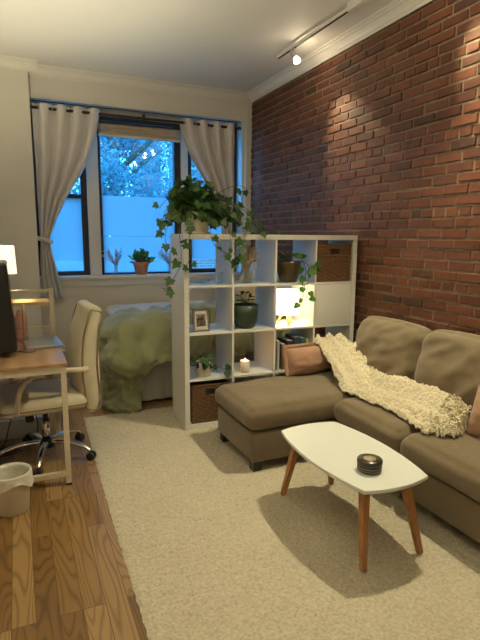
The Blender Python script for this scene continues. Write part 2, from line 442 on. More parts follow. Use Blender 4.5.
# brick wall: every brick in relief over a mortar bed
bk = MB(); rng = random.Random(3)
course = 0.0697; gap = 0.0105; z = 0.0; row = 0
while z < ZC:
    hdr = (row % 7 == 2); L = 0.2135 if not hdr else 0.1065
    off = (0.0 if row % 2 else L/2) + rng.uniform(-0.02,0.02); y = YR - off
    while y < YB:
        ln = L + rng.uniform(-0.006,0.006)
        y0, y1 = max(y, YR), min(y+ln-gap, YB)
        if y1 - y0 > 0.02:
            z0 = z + rng.uniform(-0.002,0.002); z1 = min(z+course-gap+rng.uniform(-0.002,0.002), ZC)
            p = rng.uniform(0.004, 0.013); e = 0.006
            j = lambda: rng.uniform(-0.0022,0.0022)
            vs = [(XB+0.012,y0+j(),z0+j()),(XB+0.012,y1+j(),z0+j()),(XB+0.012,y1+j(),z1+j()),(XB+0.012,y0+j(),z1+j())]
            vs += [(XB-p+0.008+j()*.7,y0+e+j(),z0+e+j()),(XB-p+0.008+j()*.7,y1-e+j(),z0+e+j()),(XB-p+0.008+j()*.7,y1-e+j(),z1-e+j()),(XB-p+0.008+j()*.7,y0+e+j(),z1-e+j())]
            bk.add(vs, [(4,7,6,5),(0,4,5,1),(1,5,6,2),(2,6,7,3),(3,7,4,0)])
        y += ln
    z += course; row += 1
wr = struct(MB().box(XB+0.008, XB+0.2, YR-0.1, 6.0, 0, ZC), 'wall_right', M['mortar'], 'exposed red brick wall with sandy mortar', 'wall')
bk.build('brick', M['brick'], wr)
# crown moulding: profile swept along a straight run
def crown(name, a, b, inward, label, size=0.095):
    prof = [(0,0),(0.012,0),(0.014,0.018),(0.022,0.022),(0.030,0.040),(0.050,0.062),(0.064,0.068),(0.066,0.080),(0.082,0.083),(0.085,0.095),(0,0.095)]
    a = V(a); b = V(b); inn = V(inward); mb = MB(); vs = []
    for p in (a, b):
        for (d, h) in prof: vs.append(p + inn*d*size/0.095 + V((0,0,ZC-size+h*size/0.095)))
    n = len(prof)
    fs = [(i,(i+1)%n,n+(i+1)%n,n+i) for i in range(n)] + [tuple(range(n-1,-1,-1)), tuple(range(n,2*n))]
    mb.add(vs, fs); struct(mb, name, M['trim'], label, 'moulding')
crown('trim_1', (XB,YR,0), (XB,YB,0), (-1,0,0), 'white crown moulding along the top of the brick wall')
crown('trim_2', (0.205,YB,0), (XB,YB,0), (0,-1,0), 'white crown moulding above the windows')
crown('trim_3', (XL,5.47,0), (0.29,5.47,0), (0,-1,0), 'white crown moulding on the wall beside the window alcove')
struct(MB().box(0.205, 2.535, YB+0.005, YB+0.02, 0, 0.13, ), 'baseboard_back', M['trim'], 'white baseboard under the windows', 'baseboard')
struct(MB().box(XL, 0.205, 5.455, 5.47, 0, 0.13), 'baseboard_left', M['trim'], 'white baseboard beside the window alcove', 'baseboard')
sl = MB(); sl.box(0.205, 2.52, YB-0.03, 5.95, 1.0, 1.04, 0.008); sl.box(0.205, 2.50, YB+0.0, YB+0.03, 0.93, 1.0, 0.006)
struct(sl, 'trim_4', M['trim'], 'white window sill with flat apron', 'sill')

# ------------------------------------------------------------------ windows
def film_mat():
    t = NT('frosted_window_film'); v = t.coord()
    c = t.ramp(t.noise(v, 2.5, 2), [(0.3,(0.43,0.435,0.44)),(0.7,(0.45,0.455,0.46))])
    tl = t.n('ShaderNodeBsdfTranslucent'); t.l(c, tl.inputs['Color'])
    df = t.n('ShaderNodeBsdfDiffuse'); df.inputs['Color'].default_value = (0.5,0.52,0.54,1)
    mx = t.n('ShaderNodeMixShader'); mx.inputs['Fac'].default_value = 0.12
    t.l(tl.outputs['BSDF'], mx.inputs[1]); t.l(df.outputs['BSDF'], mx.inputs[2]); t.l(mx.outputs['Shader'], t.out.inputs['Surface'])
    return t.m
M['film'] = film_mat()
YW = 5.75
def window(name, x0, x1, z0, z1, fl, fr_, fb, ft, rail, films, label):
    o = struct(MB().box(x0, x0+fl, YW-0.02, YW+0.05, z0, z1).box(x1-fr_, x1, YW-0.02, YW+0.05, z0, z1)
               .box(x0+fl, x1-fr_, YW-0.02, YW+0.05, z0, z0+fb).box(x0+fl, x1-fr_, YW-0.02, YW+0.05, z1-ft, z1), name, M['matt_black'], label, 'window', mods=[BEV(0.004,1)])
    if rail: MB().box(x0+fl, x1-fr_, YW-0.015, YW+0.045, rail-0.02, rail+0.02).build('sash_rail', M['matt_black'], o)
    MB().box(x0+fl, x1-fr_, YW+0.012, YW+0.016, z0+fb, z1-ft).build('glass_pane', M['window_glass'], o)
    for (a, b) in films:
        f = MB().grid(2, 2, lambda u, v: (x0+fl+u*(x1-fr_-x0-fl), YW+0.006, a+v*(b-a))).build('frosted_film', M['film'], o)
        f['label'] = 'frosted privacy film over the lower glass'
    return o
window('window_1', 0.215, 0.735, 1.04, 2.73, 0.03, 0.062, 0.045, 0.04, 1.886, [(1.20,1.868)], 'narrow black framed window behind the tied grey curtain beside the desk')
window('window_2', 0.86, 1.79, 1.04, 2.73, 0.032, 0.075, 0.02, 0.04, None, [(1.06,1.464),(1.468,1.905)], 'wide middle window with frosted lower half')
window('window_3', 1.87, 2.49, 1.04, 2.73, 0.05, 0.05, 0.045, 0.04, 1.886, [(1.205,1.868)], 'narrow black framed window behind the ivy')
mu = MB(); mu.box(0.735, 0.86, YW-0.05, YW+0.06, 1.04, 2.73, 0.006)
struct(mu, 'trim_5', M['trim'], 'white mullion between the curtain window and the middle window', 'mullion')
mu = MB(); mu.box(1.79, 1.87, YW-0.05, YW+0.06, 1.04, 2.73, 0.006)
struct(mu, 'trim_6', M['trim'], 'white mullion between the middle window and the ivy window', 'mullion')
# woven shade drawn up at the top of the middle window
bl = thing('window_blind', 'tan woven blind drawn up at the top of the wide window', 'blind', (1.32, 5.68, 2.535)); bl.rotation_euler = (0, 0, 0)
def bf(u, v):
    x = -0.45+u*0.90; z = v*0.115
    return (x, -0.012*sin(v*3*pi)**2 - 0.01, z)
MB().grid(24, 26, bf).build('slat_fabric', M['blind'], bl, mods=[SOLID(0.006)])
MB().box(-0.45,0.45,-0.03,-0.006,-0.022,0.004,0.004).build('bottom_bar', M['curtain'], bl)
MB().box(-0.45,0.45,-0.03,0.006,0.115,0.127,0.003).build('head_rail', M['matt_black'], bl)

# ------------------------------------------------------------------ world and outdoors
w = bpy.data.worlds.new('evening_sky'); SC.world = w; w.use_nodes = True
nt = w.node_tree; bg = nt.nodes['Background']
tc = nt.nodes.new('ShaderNodeTexCoord'); sp = nt.nodes.new('ShaderNodeSeparateXYZ'); rp = nt.nodes.new('ShaderNodeValToRGB')
nt.links.new(tc.outputs['Generated'], sp.inputs[0]); nt.links.new(sp.outputs['Z'], rp.inputs['Fac'])
rp.color_ramp.elements[0].position = 0.0; rp.color_ramp.elements[0].color = (0.075,0.44,1.0,1)
rp.color_ramp.elements[1].position = 0.7; rp.color_ramp.elements[1].color = (0.05,0.36,1.0,1)
nt.links.new(rp.outputs['Color'], bg.inputs['Color']); bg.inputs['Strength'].default_value = 10.5
M['bark'] = plain('tree_bark', (0.12,0.09,0.06), 0.9, bump=0.6, bscale=20, bdist=0.03)
M['treeleaf'] = leafmat('tree_leaf_haze_blue', [(0.0,(0.08,0.18,0.19)),(0.5,(0.15,0.31,0.33)),(1.0,(0.28,0.48,0.50))], 0.6, 0.45)  # blue of outdoor haze and reflection is mixed into the leaf colour
M['facade'] = None
def facade():
    t = NT('courtyard_brick'); v = t.coord('Object', (1,1,1), (radians(90),0,0))
    b = t.n('ShaderNodeTexBrick'); b.inputs['Scale'].default_value = 1.0; b.inputs['Brick Width'].default_value = 0.22; b.inputs['Row Height'].default_value = 0.075; b.inputs['Mortar Size'].default_value = 0.008
    b.inputs['Color1'].default_value = (0.34,0.16,0.13,1); b.inputs['Color2'].default_value = (0.26,0.12,0.10,1); b.inputs['Mortar'].default_value = (0.4,0.36,0.32,1)
    t.l(v, b.inputs['Vector']); return t.set(b.outputs['Color'], 0.9, 0, t.bump(b.outputs['Fac'], -0.4, 0.01))
M['facade'] = facade()
M['ground'] = plain('courtyard_paving', (0.07,0.07,0.07), 0.9, var=0.2, scale=4)
g = MB().box(-25, 35, 6.0, 40, -0.4, -0.12); struct(g, 'ground', M['ground'], 'grey courtyard paving outside the windows', 'ground')
def tree(loc, h, rad, n, label, seed, low=0.25):
    rg = random.Random(seed)
    t = thing('tree', label, 'tree', loc, 0, 'trees outside the window')
    tb = MB(); tb.tube([(0,0,0),(0.05,0.02,h*0.3),(0,0.05,h*0.6),(0.06,0,h*0.9)], [0.16,0.13,0.09,0.03], 8)
    for k in range(9):
        a = rg.uniform(0,2*pi); z0 = h*rg.uniform(low+0.05,0.7)
        tb.tube([(0,0,z0),(cos(a)*rad*0.4,sin(a)*rad*0.4,z0+h*0.12),(cos(a)*rad*0.8,sin(a)*rad*0.8,z0+h*0.2)], [0.06,0.04,0.015], 6)
    tb.build('trunk', M['bark'], t)
    lb = MB(); clumps = []
    for k in range(150):
        u = rg.random()**0.4; a = rg.uniform(0,2*pi); ph = rg.uniform(-1,1)
        clumps.append((V((cos(a)*rad*u*sqrt(1-ph*ph*0.8), sin(a)*rad*u*sqrt(1-ph*ph*0.8), h*(low+(1-low)*(0.5+0.5*ph)))), rg.uniform(0.25,0.55)*rad*0.5))
    for k in range(n):
        c, r = rg.choice(clumps); d = V((rg.gauss(0,1),rg.gauss(0,1),rg.gauss(0,1))); d = d.normalized()*r*rg.random()**0.5
        p = c + d; nrm = V((rg.uniform(-1,1),rg.uniform(-1,1),rg.uniform(0,1.2))).normalized(); tdir = nrm.orthogonal().normalized()
        tdir = (tdir*cos(rg.uniform(0,6))+nrm.cross(tdir)*sin(rg.uniform(0,6))).normalized(); s_ = nrm.cross(tdir); L = rg.uniform(0.05,0.1)
        lb.add([p, p+tdir*L*0.5+s_*L*0.35, p+tdir*L, p+tdir*L*0.5-s_*L*0.35], [(0,1,2,3)])
    lb.build('foliage', M['treeleaf'], t)
tree((1.75,9.8,-0.12), 5.6, 2.0, 34000, 'broad leafy tree seen through the upper half of the wide window', 11)
tree((0.6,15.5,-0.12), 6.5, 2.4, 9000, 'tree farther off behind the leafy one, closer to the tied desk curtain', 13)
bd = thing('street_building', 'brick courtyard building beyond the trees seen at the edge of the window', 'building', (6.02,13.4,-0.12))
MB().box(-2.25,3.0,0,4.0,0,9.0).build('wall', M['facade'], bd)
for (wx, wz) in ((-1.95,3.45),(-1.1,3.45),(-1.95,5.6),(-0.1,3.45),(-1.1,1.2)):
    f = MB().box(wx-0.03,wx+0.53,-0.05,0.02,wz-0.05,wz+1.05).build('window_frame', M['trim'], bd)
    MB().box(wx,wx+0.5,-0.06,-0.045,wz,wz+1.0).build('window_glass', M['screen'], f)
MB().box(-2.36,-2.18,-0.08,0.1,0,9.0).build('corner_pier', M['trim'], bd)

# ------------------------------------------------------------------ curtains and rod
rod = thing('curtain_rod', 'black metal curtain rod over the windows', 'curtain rod', (1.32, 5.52, 2.70))
MB().tube([(-1.10,0,0),(1.10,0,0)], 0.014, 12).build('pole', M['matt_black'], rod)
for sx in (-1.09, 0.02, 1.09):
    MB().tube([(sx,0,0),(sx,0.04,0.015),(sx,0.068,0.015)], 0.008, 8).box(sx-0.015,sx+0.015,0.06,0.07,-0.03,0.06).build('bracket', M['matt_black'], rod)
for sx in (-1.115, 1.115):
    MB().lathe([(0.0,-0.02),(0.02,-0.012),(0.024,0),(0.02,0.012),(0.0,0.02)], 12, (sx,0,0)).build('finial', M['matt_black'], rod)
MB().tube([(-1.10,0.05,0.075),(1.10,0.05,0.075)], 0.005, 6).build('upper_line', M['matt_black'], rod)  # thin black tube along the line of the crack at the soffit
def interp(keys, t):
    for (a, b) in zip(keys, keys[1:]):
        if t <= b[0] or b is keys[-1]:
            f = 0 if b[0]==a[0] else (t-a[0])/(b[0]-a[0]); f = max(0,min(1,f))
            return [a[i]+(b[i]-a[i])*f for i in range(1,len(a))]
def smooth_keys(keys, n=3):
    return keys
def curtain(name, label, keys, nf, y, amp_top, tie):
    """keys: (z, x_left, x_right, fold_amp) from the rod down"""
    o = thing(name, label, 'curtain', (0, y, 0))
    z0, z1 = keys[0][0], keys[-1][0]
    kz = [(-k[0],)+tuple(k[1:]) for k in keys]
    def fn(u, v):
        z = z0 + (z1-z0)*v
        xl, xr, am = interp(kz, -z)
        ph = u*nf*2*pi
        w_ = xr - xl
        x = xl + u*w_ + 0.012*sin(ph*1.0+0.8)*(w_/0.6) + 0.004*noise.noise(V((u*9,z*3,1)))
        yy = am*sin(ph) + am*0.35*noise.noise(V((u*7,z*2.2,4)))
        return (x, yy, z)
    MB().grid(150, 90, fn).build('cloth', M['curtain'], o, mods=[SOLID(0.004, 0)])
    tz, tx0, tx1 = tie
    pts = [(tx0-0.02 + (tx1-tx0+0.04)*(0.5-0.5*cos(a)), 0.045*sin(a), tz+0.02*cos(a)) for a in [2*pi*i/28 for i in range(28)]]
    MB().tube(pts, 0.012, 8, closed=True, flat=2.0).build('tie_back', M['curtain'], o)
    n = 5
    for k in range(n):
        x = keys[0][1] + (keys[0][2]-keys[0][1])*(k+0.5)/n
        c = [(x+0.0*cos(a), 0.0+0.024*cos(a), 2.70+0.024*sin(a)) for a in [2*pi*i/16 for i in range(16)]]
        MB().tube(c, 0.004, 6, closed=True).build('grommet', M['steel'], o)
    return o
curtain('curtain', 'grey curtain swept back and tied beside the desk alcove wall',
        [(2.745,0.215,0.86,0.045),(2.55,0.218,0.83,0.046),(2.25,0.222,0.74,0.04),(2.05,0.225,0.63,0.038),(1.85,0.228,0.50,0.034),(1.62,0.23,0.39,0.028),(1.45,0.232,0.325,0.02),(1.41,0.234,0.318,0.018),(1.30,0.226,0.335,0.024),(1.05,0.218,0.385,0.03),(0.82,0.218,0.43,0.034)],
        4.0, 5.52, 0.03, (1.42,0.228,0.32))
curtain('curtain', 'grey curtain swept aside behind the ivy next to the brick wall',
        [(2.745,1.70,2.365,0.045),(2.55,1.74,2.365,0.046),(2.30,1.86,2.36,0.044),(2.05,2.03,2.365,0.036),(1.85,2.12,2.355,0.032),(1.62,2.2,2.345,0.026),(1.45,2.235,2.34,0.02),(1.41,2.24,2.34,0.018),(1.30,2.23,2.35,0.024),(1.05,2.20,2.37,0.03),(0.82,2.18,2.38,0.034)],
        4.0, 5.52, 0.03, (1.42,2.235,2.345))

# ------------------------------------------------------------------ rug
RX0, RX1, RY0, RY1 = 0.395, 2.5, -0.7, 4.05
def rugf(u, v):
    y = RY0+(RY1-RY0)*v; xe = 0.347+0.075*(max(0,y)/4.05)**2; x = xe+(RX1-xe)*u
    e = min(u*(RX1-RX0), (1-u)*(RX1-RX0), v*(RY1-RY0), (1-v)*(RY1-RY0))
    p = V((x,y,0))
    z = 0.011 + 0.008*noise.noise(p*36) + 0.004*noise.noise(p*95)
    z *= min(1, 0.25+e/0.02)
    xo = 0.006*noise.noise(V((y*25,3,0))) if u < 0.002 or u > 0.998 else 0
    yo = 0.008*noise.noise(V((x*25,7,0))) if v > 0.998 else 0
    return (x+xo, y+yo, max(z,0.002))
rg = MB().grid(200, 440, rugf)
tag(rg.build('rug', M['rug']), 'cream shaggy area rug under the sofa and coffee table', 'rug')

# ------------------------------------------------------------------ shelf unit
KX, KY, KT = 1.0919, 3.4495, -0.0399
ck, sk = cos(KT), sin(KT)
def kp(u, v, z): return (KX+u*ck-v*sk, KY+u*sk+v*ck, z)
KW, KD, OT, IT = 1.47, 0.39, 0.038, 0.016
CELL = (KW-2*OT-3*IT)/4
def cu(i): return OT + i*(CELL+IT)          # left/bottom coordinate of a cell
KB = 0.012                                     # stands on the rug
shelf = thing('shelf_unit', 'white open cube shelf dividing the bed from the sofa', 'shelf unit', (KX,KY,KB), KT)
for x in (0, KW-OT): MB().box(x, x+OT, 0, KD, 0, KW-OT-0.0005).build('side_panel', M['white'], shelf, mods=[BEV(0.0015,1)])
MB().box(0,KW,0,KD,KW-OT,KW).build('top_panel', M['white'], shelf, mods=[BEV(0.0015,1)])
MB().box(OT+0.0003,KW-OT-0.0003,0,KD,0,OT).build('bottom_panel', M['white'], shelf)
for i in range(1,4):
    z = cu(i)-IT; MB().box(OT+0.0003,KW-OT-0.0003,0.002,KD,z,z+IT).build('shelf', M['white'], shelf)
for i in range(1,4):
    for j in range(4):
        x = cu(i)-IT; MB().box(x,x+IT,0.002,KD,cu(j)+0.0003,cu(j)+CELL-0.0003).build('divider', M['white'], shelf)
dz = cu(2)
dr = MB().box(cu(3)+0.002, cu(3)+CELL-0.002, 0.004, 0.022, dz+0.002, dz+CELL-0.002, 0.0015).build('door', M['white'], shelf)
dr['label'] = 'plain white door closing one cube'
MB().box(cu(3)+0.01, cu(3)+CELL-0.01, 0.37, 0.385, dz+0.003, dz+CELL-0.003).build('back_panel', M['white'], shelf)
for x in (cu(3)+0.004, ):
    for zz in (dz+0.06, dz+CELL-0.06):
        MB().box(x, x+0.02, 0.023, 0.03, zz-0.015, zz+0.015).build('hinge', M['steel'], dr)
def sz(row): return KB + cu(3-row)              # floor height of a row (0 = top row)
def shelfpt(col, row, fu, v): return kp(cu(col)+CELL*fu, v, sz(row))
TOPZ = KB + KW

# baskets
def basket(label, col, row, mat, w_, h_, d_, v0=0.012):
    x, y, z = shelfpt(col, row, 0.5, v0)
    b = thing('basket', label, 'basket', (x,y,z+0.0015), KT, 'woven baskets in the white shelf')
    mb = MB(); band = 0.0165
    # woven shell: walk round the rectangle, bands up
    per = []; r = 0.015
    hw = w_/2
    pts = [(-hw,0),(hw,0),(hw,d_),(-hw,d_)]
    N = 150; L = 2*(w_+d_)
    def P(s):
        s = s % L
        if s < w_: return V((-hw+s,0,0)), V((0,-1,0))
        s -= w_
        if s < d_: return V((hw,s,0)), V((1,0,0))
        s -= d_
        if s < w_: return V((hw-s,d_,0)), V((0,1,0))
        s -= w_
        return V((-hw,d_-s,0)), V((-1,0,0))
    nz = int(h_/band)*5
    hole = []
    for k in range(nz+1):
        for i in range(N):
            p, n = P(L*i/N); z = h_*k/nz; rowi = int(z/band); f = (z/band)%1
            a = 0.0055*sin(pi*f) + 0.003*sin(L*i/N/0.011 + rowi*pi)*sin(pi*f)
            inset = 0.006
            q = p + n*(a-inset); hole.append((p.x,z))
            mb.v.append(V((q.x,q.y,z)))
    for k in range(nz):
        for i in range(N):
            j = (i+1)%N; zc = h_*(k+0.5)/nz; pc,_ = P(L*(i+0.5)/N)
            if pc.y < 0.001 and abs(pc.x) < 0.038 and h_-0.068 < zc < h_-0.03: continue
            mb.f.append((k*N+i,k*N+j,(k+1)*N+j,(k+1)*N+i)); mb.sm.append(True)
    mb.build('body', mat, b)
    MB().box(-hw+0.008,hw-0.008,0.016,d_-0.012,0.004,h_-0.075).build('lining', M['black'], b)
    MB().box(-0.046,0.046,0.006,0.012,h_-0.074,h_-0.024).build('grip_hole_shade', M['black'], b)  # black panel stands in for the shade inside the grip hole
    rim = [(-hw+0.004,0.004,h_),(hw-0.004,0.004,h_),(hw-0.004,d_-0.004,h_),(-hw+0.004,d_-0.004,h_)]
    MB().tube(rim, 0.008, 8, closed=True).build('rim', mat, b)
    return b
basket('brown woven basket in the top cube beside the brick wall', 3, 0, M['basket'], 0.318, 0.295, 0.33)
basket('dark woven basket in the bottom cube behind the chaise', 0, 3, M['basket_dark'], 0.30, 0.295, 0.33)

# ------------------------------------------------------------------ plants
IVY = [(0,0),(0.22,-0.16),(0.50,-0.10),(0.40,0.18),(0.62,0.42),(0.30,0.50),(0.0,1.0),(-0.30,0.50),(-0.62,0.42),(-0.40,0.18),(-0.50,-0.10),(-0.22,-0.16)]
HEART = [(0,0),(0.22,-0.10),(0.42,0.05),(0.46,0.30),(0.34,0.60),(0.15,0.85),(0,1.0),(-0.15,0.85),(-0.34,0.60),(-0.46,0.30),(-0.42,0.05),(-0.22,-0.10)]
OVAL = [(0,0),(0.14,0.12),(0.22,0.35),(0.2,0.65),(0.1,0.88),(0,1),(-0.1,0.88),(-0.2,0.65),(-0.22,0.35),(-0.14,0.12)]
LANCE = [(0,0),(0.08,0.2),(0.10,0.5),(0.05,0.8),(0,1),(-0.05,0.8),(-0.10,0.5),(-0.08,0.2)]
def leaf(mb, p, tip, nrm, size, shape, curl=0.25):
    t = V(tip).normalized(); n = V(nrm); n = n - t*n.dot(t)
    if n.length < 1e-4: n = t.orthogonal()
    n.normalize(); s_ = t.cross(n)
    p = V(p); vs = [p + t*0.4*size + n*(-0.02*size)]
    for (a, b) in shape:
        r2 = a*a*1.2 + (b-0.4)**2*0.6
        vs.append(p + s_*a*size + t*b*size - n*(curl*r2*size) + n*abs(a)*0.15*size)
    k = len(shape)
    mb.add(vs, [(0,1+i,1+(i+1)%k) for i in range(k)], True)
def catmull(pts, n=8):
    pts = [V(p) for p in pts]; out = []
    P = [pts[0]*2-pts[1]] + pts + [pts[-1]*2-pts[-2]]
    for i in range(1, len(P)-2):
        for k in range(n):
            t = k/n; a,b,c,d = P[i-1],P[i],P[i+1],P[i+2]
            out.append(0.5*((2*b)+(c-a)*t+(2*a-5*b+4*c-d)*t*t+(3*b-a-3*c+d)*t**3))
    out.append(pts[-1]); return out
def vine(st, lf, pts, size, shape, step=3, seed=0, r=0.0022, face=(0,-1,0.35), start=0):
    rg = random.Random(seed); c = catmull(pts, 6); st.tube(c, r, 5)
    for k in range(start, len(c), step):
        d = V((rg.uniform(-1,1), rg.uniform(-0.8,0.3), rg.uniform(-1.0,0.2))).normalized()
        q = c[k] + d*size*0.55; st.tube([c[k], (c[k]+q)/2+V((0,0,0.005)), q], 0.0012, 4)
        nr = V(face)+V((rg.uniform(-.6,.6),rg.uniform(-.4,.4),rg.uniform(-.4,.4)))
        leaf(lf, q, d+V((0,0,-0.45)), nr, size*rg.uniform(0.7,1.1), shape)
def pot(name, prof, mat, parent, soil_z, soil_r, seg=32):
    MB().lathe(prof, seg).build('pot', mat, parent)
    MB().lathe([(0.0,soil_z+0.004),(soil_r*0.6,soil_z+0.003),(soil_r,soil_z)], 24).build('soil', M['soil'], parent)

# big ivy on top of the shelf
px, py, pz = kp(0.155, 0.13, TOPZ)
iv = thing('potted_ivy', 'bushy trailing ivy in a cream pot on top of the white shelf', 'plant', (px,py,pz+0.001))
pot('pot', [(0.0,0),(0.062,0),(0.068,0.006),(0.082,0.10),(0.088,0.135),(0.092,0.14),(0.092,0.16),(0.085,0.16),(0.080,0.135),(0.0,0.13)], M['cream_pot'], iv, 0.146, 0.08)
MB().lathe([(0.0,0),(0.08,0),(0.092,0.004),(0.095,0.014),(0.088,0.014),(0.08,0.006),(0,0.006)], 28).build('saucer', M['cream_pot'], iv)
st = MB(); lf = MB(); rgp = random.Random(21)
for k in range(66):
    a = rgp.uniform(0,2*pi); el = rgp.uniform(0.05,1.3); L = rgp.uniform(0.10,0.30)
    d = V((cos(a)*cos(el)*1.15, sin(a)*cos(el)*0.55, sin(el)*0.95))
    tip = V((0.01,0,0.15)) + d*L + V((0,0,-0.10*cos(el)*L/0.3))
    mid = V((0,0,0.15)) + d*L*0.55 + V((0,0,0.03))
    c = catmull([(0,0,0.145), mid, tip], 6); st.tube(c, 0.0022, 5)
    for q in range(4, len(c), 2):
        for rep in range(2 if q > 7 else 1):
            dd = V((rgp.uniform(-1,1),rgp.uniform(-1,0.4),rgp.uniform(-0.7,0.5))).normalized()
            p = c[q] + dd*0.03; st.tube([c[q], p], 0.0012, 4)
            leaf(lf, p, dd+V((0,0,-0.35)), (rgp.uniform(-.6,.6),-1+rgp.uniform(-.3,.5),0.6+rgp.uniform(-.4,.4)), rgp.uniform(0.042,0.072), IVY)
# trailing vines over the edges of the shelf
R0 = (0,0,0.15)
vines = [
 ([R0,(-0.13,-0.10,0.19),(-0.25,-0.14,0.10),(-0.30,-0.15,-0.02),(-0.28,-0.15,-0.10)], 4),
 ([R0,(-0.12,-0.12,0.16),(-0.20,-0.17,0.02),(-0.19,-0.17,-0.14),(-0.20,-0.17,-0.22),(-0.24,-0.17,-0.30),(-0.30,-0.17,-0.385),(-0.335,-0.17,-0.375)], 5),
 ([R0,(-0.09,-0.14,0.15),(-0.13,-0.17,0.02),(-0.12,-0.17,-0.14),(-0.16,-0.17,-0.24)], 5),
 ([R0,(0.02,-0.13,0.14),(0.03,-0.17,0.0),(0.06,-0.17,-0.08),(0.13,-0.17,-0.13),(0.20,-0.17,-0.15)], 6),
 ([R0,(0.10,-0.12,0.16),(0.17,-0.17,0.02),(0.20,-0.17,-0.12),(0.25,-0.17,-0.18),(0.27,-0.17,-0.12)], 4),
 ([R0,(0.14,-0.10,0.20),(0.27,-0.16,0.06),(0.30,-0.17,-0.05),(0.27,-0.17,-0.13)], 4),
 ([R0,(0.16,-0.05,0.22),(0.32,-0.10,0.18),(0.40,-0.14,0.08),(0.44,-0.15,0.04)], 4),
 ([R0,(0.18,0.02,0.24),(0.34,0.0,0.22),(0.43,-0.03,0.14),(0.50,-0.05,0.06),(0.62,-0.05,0.05)], 5),
 ([R0,(0.12,0.0,0.28),(0.28,-0.04,0.36),(0.36,-0.06,0.34)], 4),
 ([R0,(-0.12,-0.05,0.27),(-0.26,-0.10,0.24),(-0.33,-0.12,0.17)], 4),
 ([R0,(-0.15,-0.05,0.22),(-0.28,-0.10,0.16),(-0.31,-0.13,0.05)], 4)]
for i, (pts, stp) in enumerate(vines): vine(st, lf, pts, 0.062, IVY, stp, 50+i)
lo = lf.build('foliage', M['ivy'], iv); st.build('stem', M['stem'], iv)

# pothos in a brown pot, top row third cube, trailing over the lit cube
x, y, z = shelfpt(2, 0, 0.47, 0.115)
po = thing('potted_pothos', 'trailing pothos in a brown glazed pot above the lit lamp cube', 'plant', (x,y,z+0.0005))
pot('pot', [(0,0),(0.062,0),(0.07,0.006),(0.09,0.07),(0.102,0.15),(0.104,0.165),(0.098,0.165),(0.094,0.15),(0,0.14)], M['bronze_pot'], po, 0.15, 0.093)
st = MB(); lf = MB(); rgp = random.Random(5)
for k in range(9):
    a = rgp.uniform(0,2*pi); L = rgp.uniform(0.05,0.10)
    tip = V((cos(a)*L, sin(a)*L*0.7, 0.16+rgp.uniform(0.03,0.075)))
    st.tube(catmull([(0,0,0.15),(cos(a)*L*0.5,sin(a)*L*0.4,tip.z-0.005),tip],4), 0.0022, 5)
    leaf(lf, tip, (cos(a),sin(a)*0.6-0.2,-0.35+rgp.uniform(0,.5)), (0,-0.7,0.8), rgp.uniform(0.055,0.075), HEART)
vine(st, lf, [(0,0,0.15),(0.07,-0.08,0.17),(0.085,-0.125,0.10),(0.075,-0.135,0.0),(0.07,-0.137,-0.05),(0.06,-0.137,-0.11),(0.05,-0.137,-0.17)], 0.056, HEART, 5, 8, start=9)
vine(st, lf, [(0,0,0.15),(0.08,-0.07,0.17),(0.11,-0.125,0.12),(0.10,-0.137,0.0),(0.095,-0.137,-0.07),(0.085,-0.137,-0.15)], 0.056, HEART, 5, 9, start=12)
st.tube(catmull([(0.08,-0.06,0.165),(0.14,-0.11,0.135),(0.185,-0.135,0.15)],5), 0.002, 5)
leaf(lf, (0.180,-0.140,0.165), (0.5,0,-0.9), (0.1,-1,0.5), 0.075, HEART)
leaf(lf, (0.165,-0.140,0.105), (-1.0,0,-0.35), (0.1,-1,0.5), 0.08, HEART)
lf.build('foliage', M['pothos'], po); st.build('stem', M['stem'], po)

# small plant in dark green pot
x, y, z = shelfpt(1, 1, 0.41, 0.118)
gp = thing('potted_seedling', 'small sprig of dark leaves in a large dark green pot', 'plant', (x,y,z+0.0005))
pot('pot', [(0,0),(0.060,0),(0.072,0.008),(0.095,0.055),(0.104,0.11),(0.106,0.185),(0.099,0.185),(0.096,0.17),(0,0.165)], M['green_pot'], gp, 0.172, 0.096)
st = MB(); lf = MB(); rgp = random.Random(9)
for k,(a,h_) in enumerate(((0.2,0.07),(2.6,0.085),(4.4,0.05),(1.3,0.10),(3.4,0.045),(5.5,0.05))):
    tip = V((cos(a)*0.04, sin(a)*0.03, 0.17+h_)); st.tube([(0,0,0.17),(cos(a)*0.015,sin(a)*0.01,0.17+h_*0.6),tip], 0.0024, 5)
    for e in (-1,1):
        leaf(lf, tip, (cos(a)*0.7+e*0.7, sin(a)*0.3-0.2, 0.15), (0,-0.5,1), 0.05, OVAL)
lf.build('foliage', M['darkleaf'], gp); st.build('stem', M['stem'], gp)

# little trailing plant in white pot
x, y, z = shelfpt(0, 2, 0.40, 0.085)
tp = thing('potted_trailing_plant', 'dark trailing plant in a small white pot over the dark basket', 'plant', (x,y,z+0.0005))
pot('pot', [(0,0),(0.048,0),(0.052,0.004),(0.056,0.11),(0.056,0.115),(0.051,0.115),(0.050,0.1),(0,0.095)], M['cream_pot'], tp, 0.10, 0.05)
st = MB(); lf = MB()
vine(st, lf, [(0,0,0.10),(-0.02,-0.02,0.16),(-0.045,-0.03,0.17),(-0.07,-0.035,0.15)], 0.075, HEART, 4, 3, start=4)
vine(st, lf, [(0,0,0.10),(0.02,-0.03,0.14),(0.05,-0.055,0.11),(0.09,-0.07,0.08),(0.14,-0.07,0.06),(0.165,-0.07,0.09)], 0.065, HEART, 5, 4, start=6)
vine(st, lf, [(0,0,0.10),(-0.02,0.02,0.15),(0.01,-0.01,0.18)], 0.07, HEART, 4, 6, start=6)
lf.build('foliage', M['darkleaf'], tp); st.build('stem', M['stem'], tp)

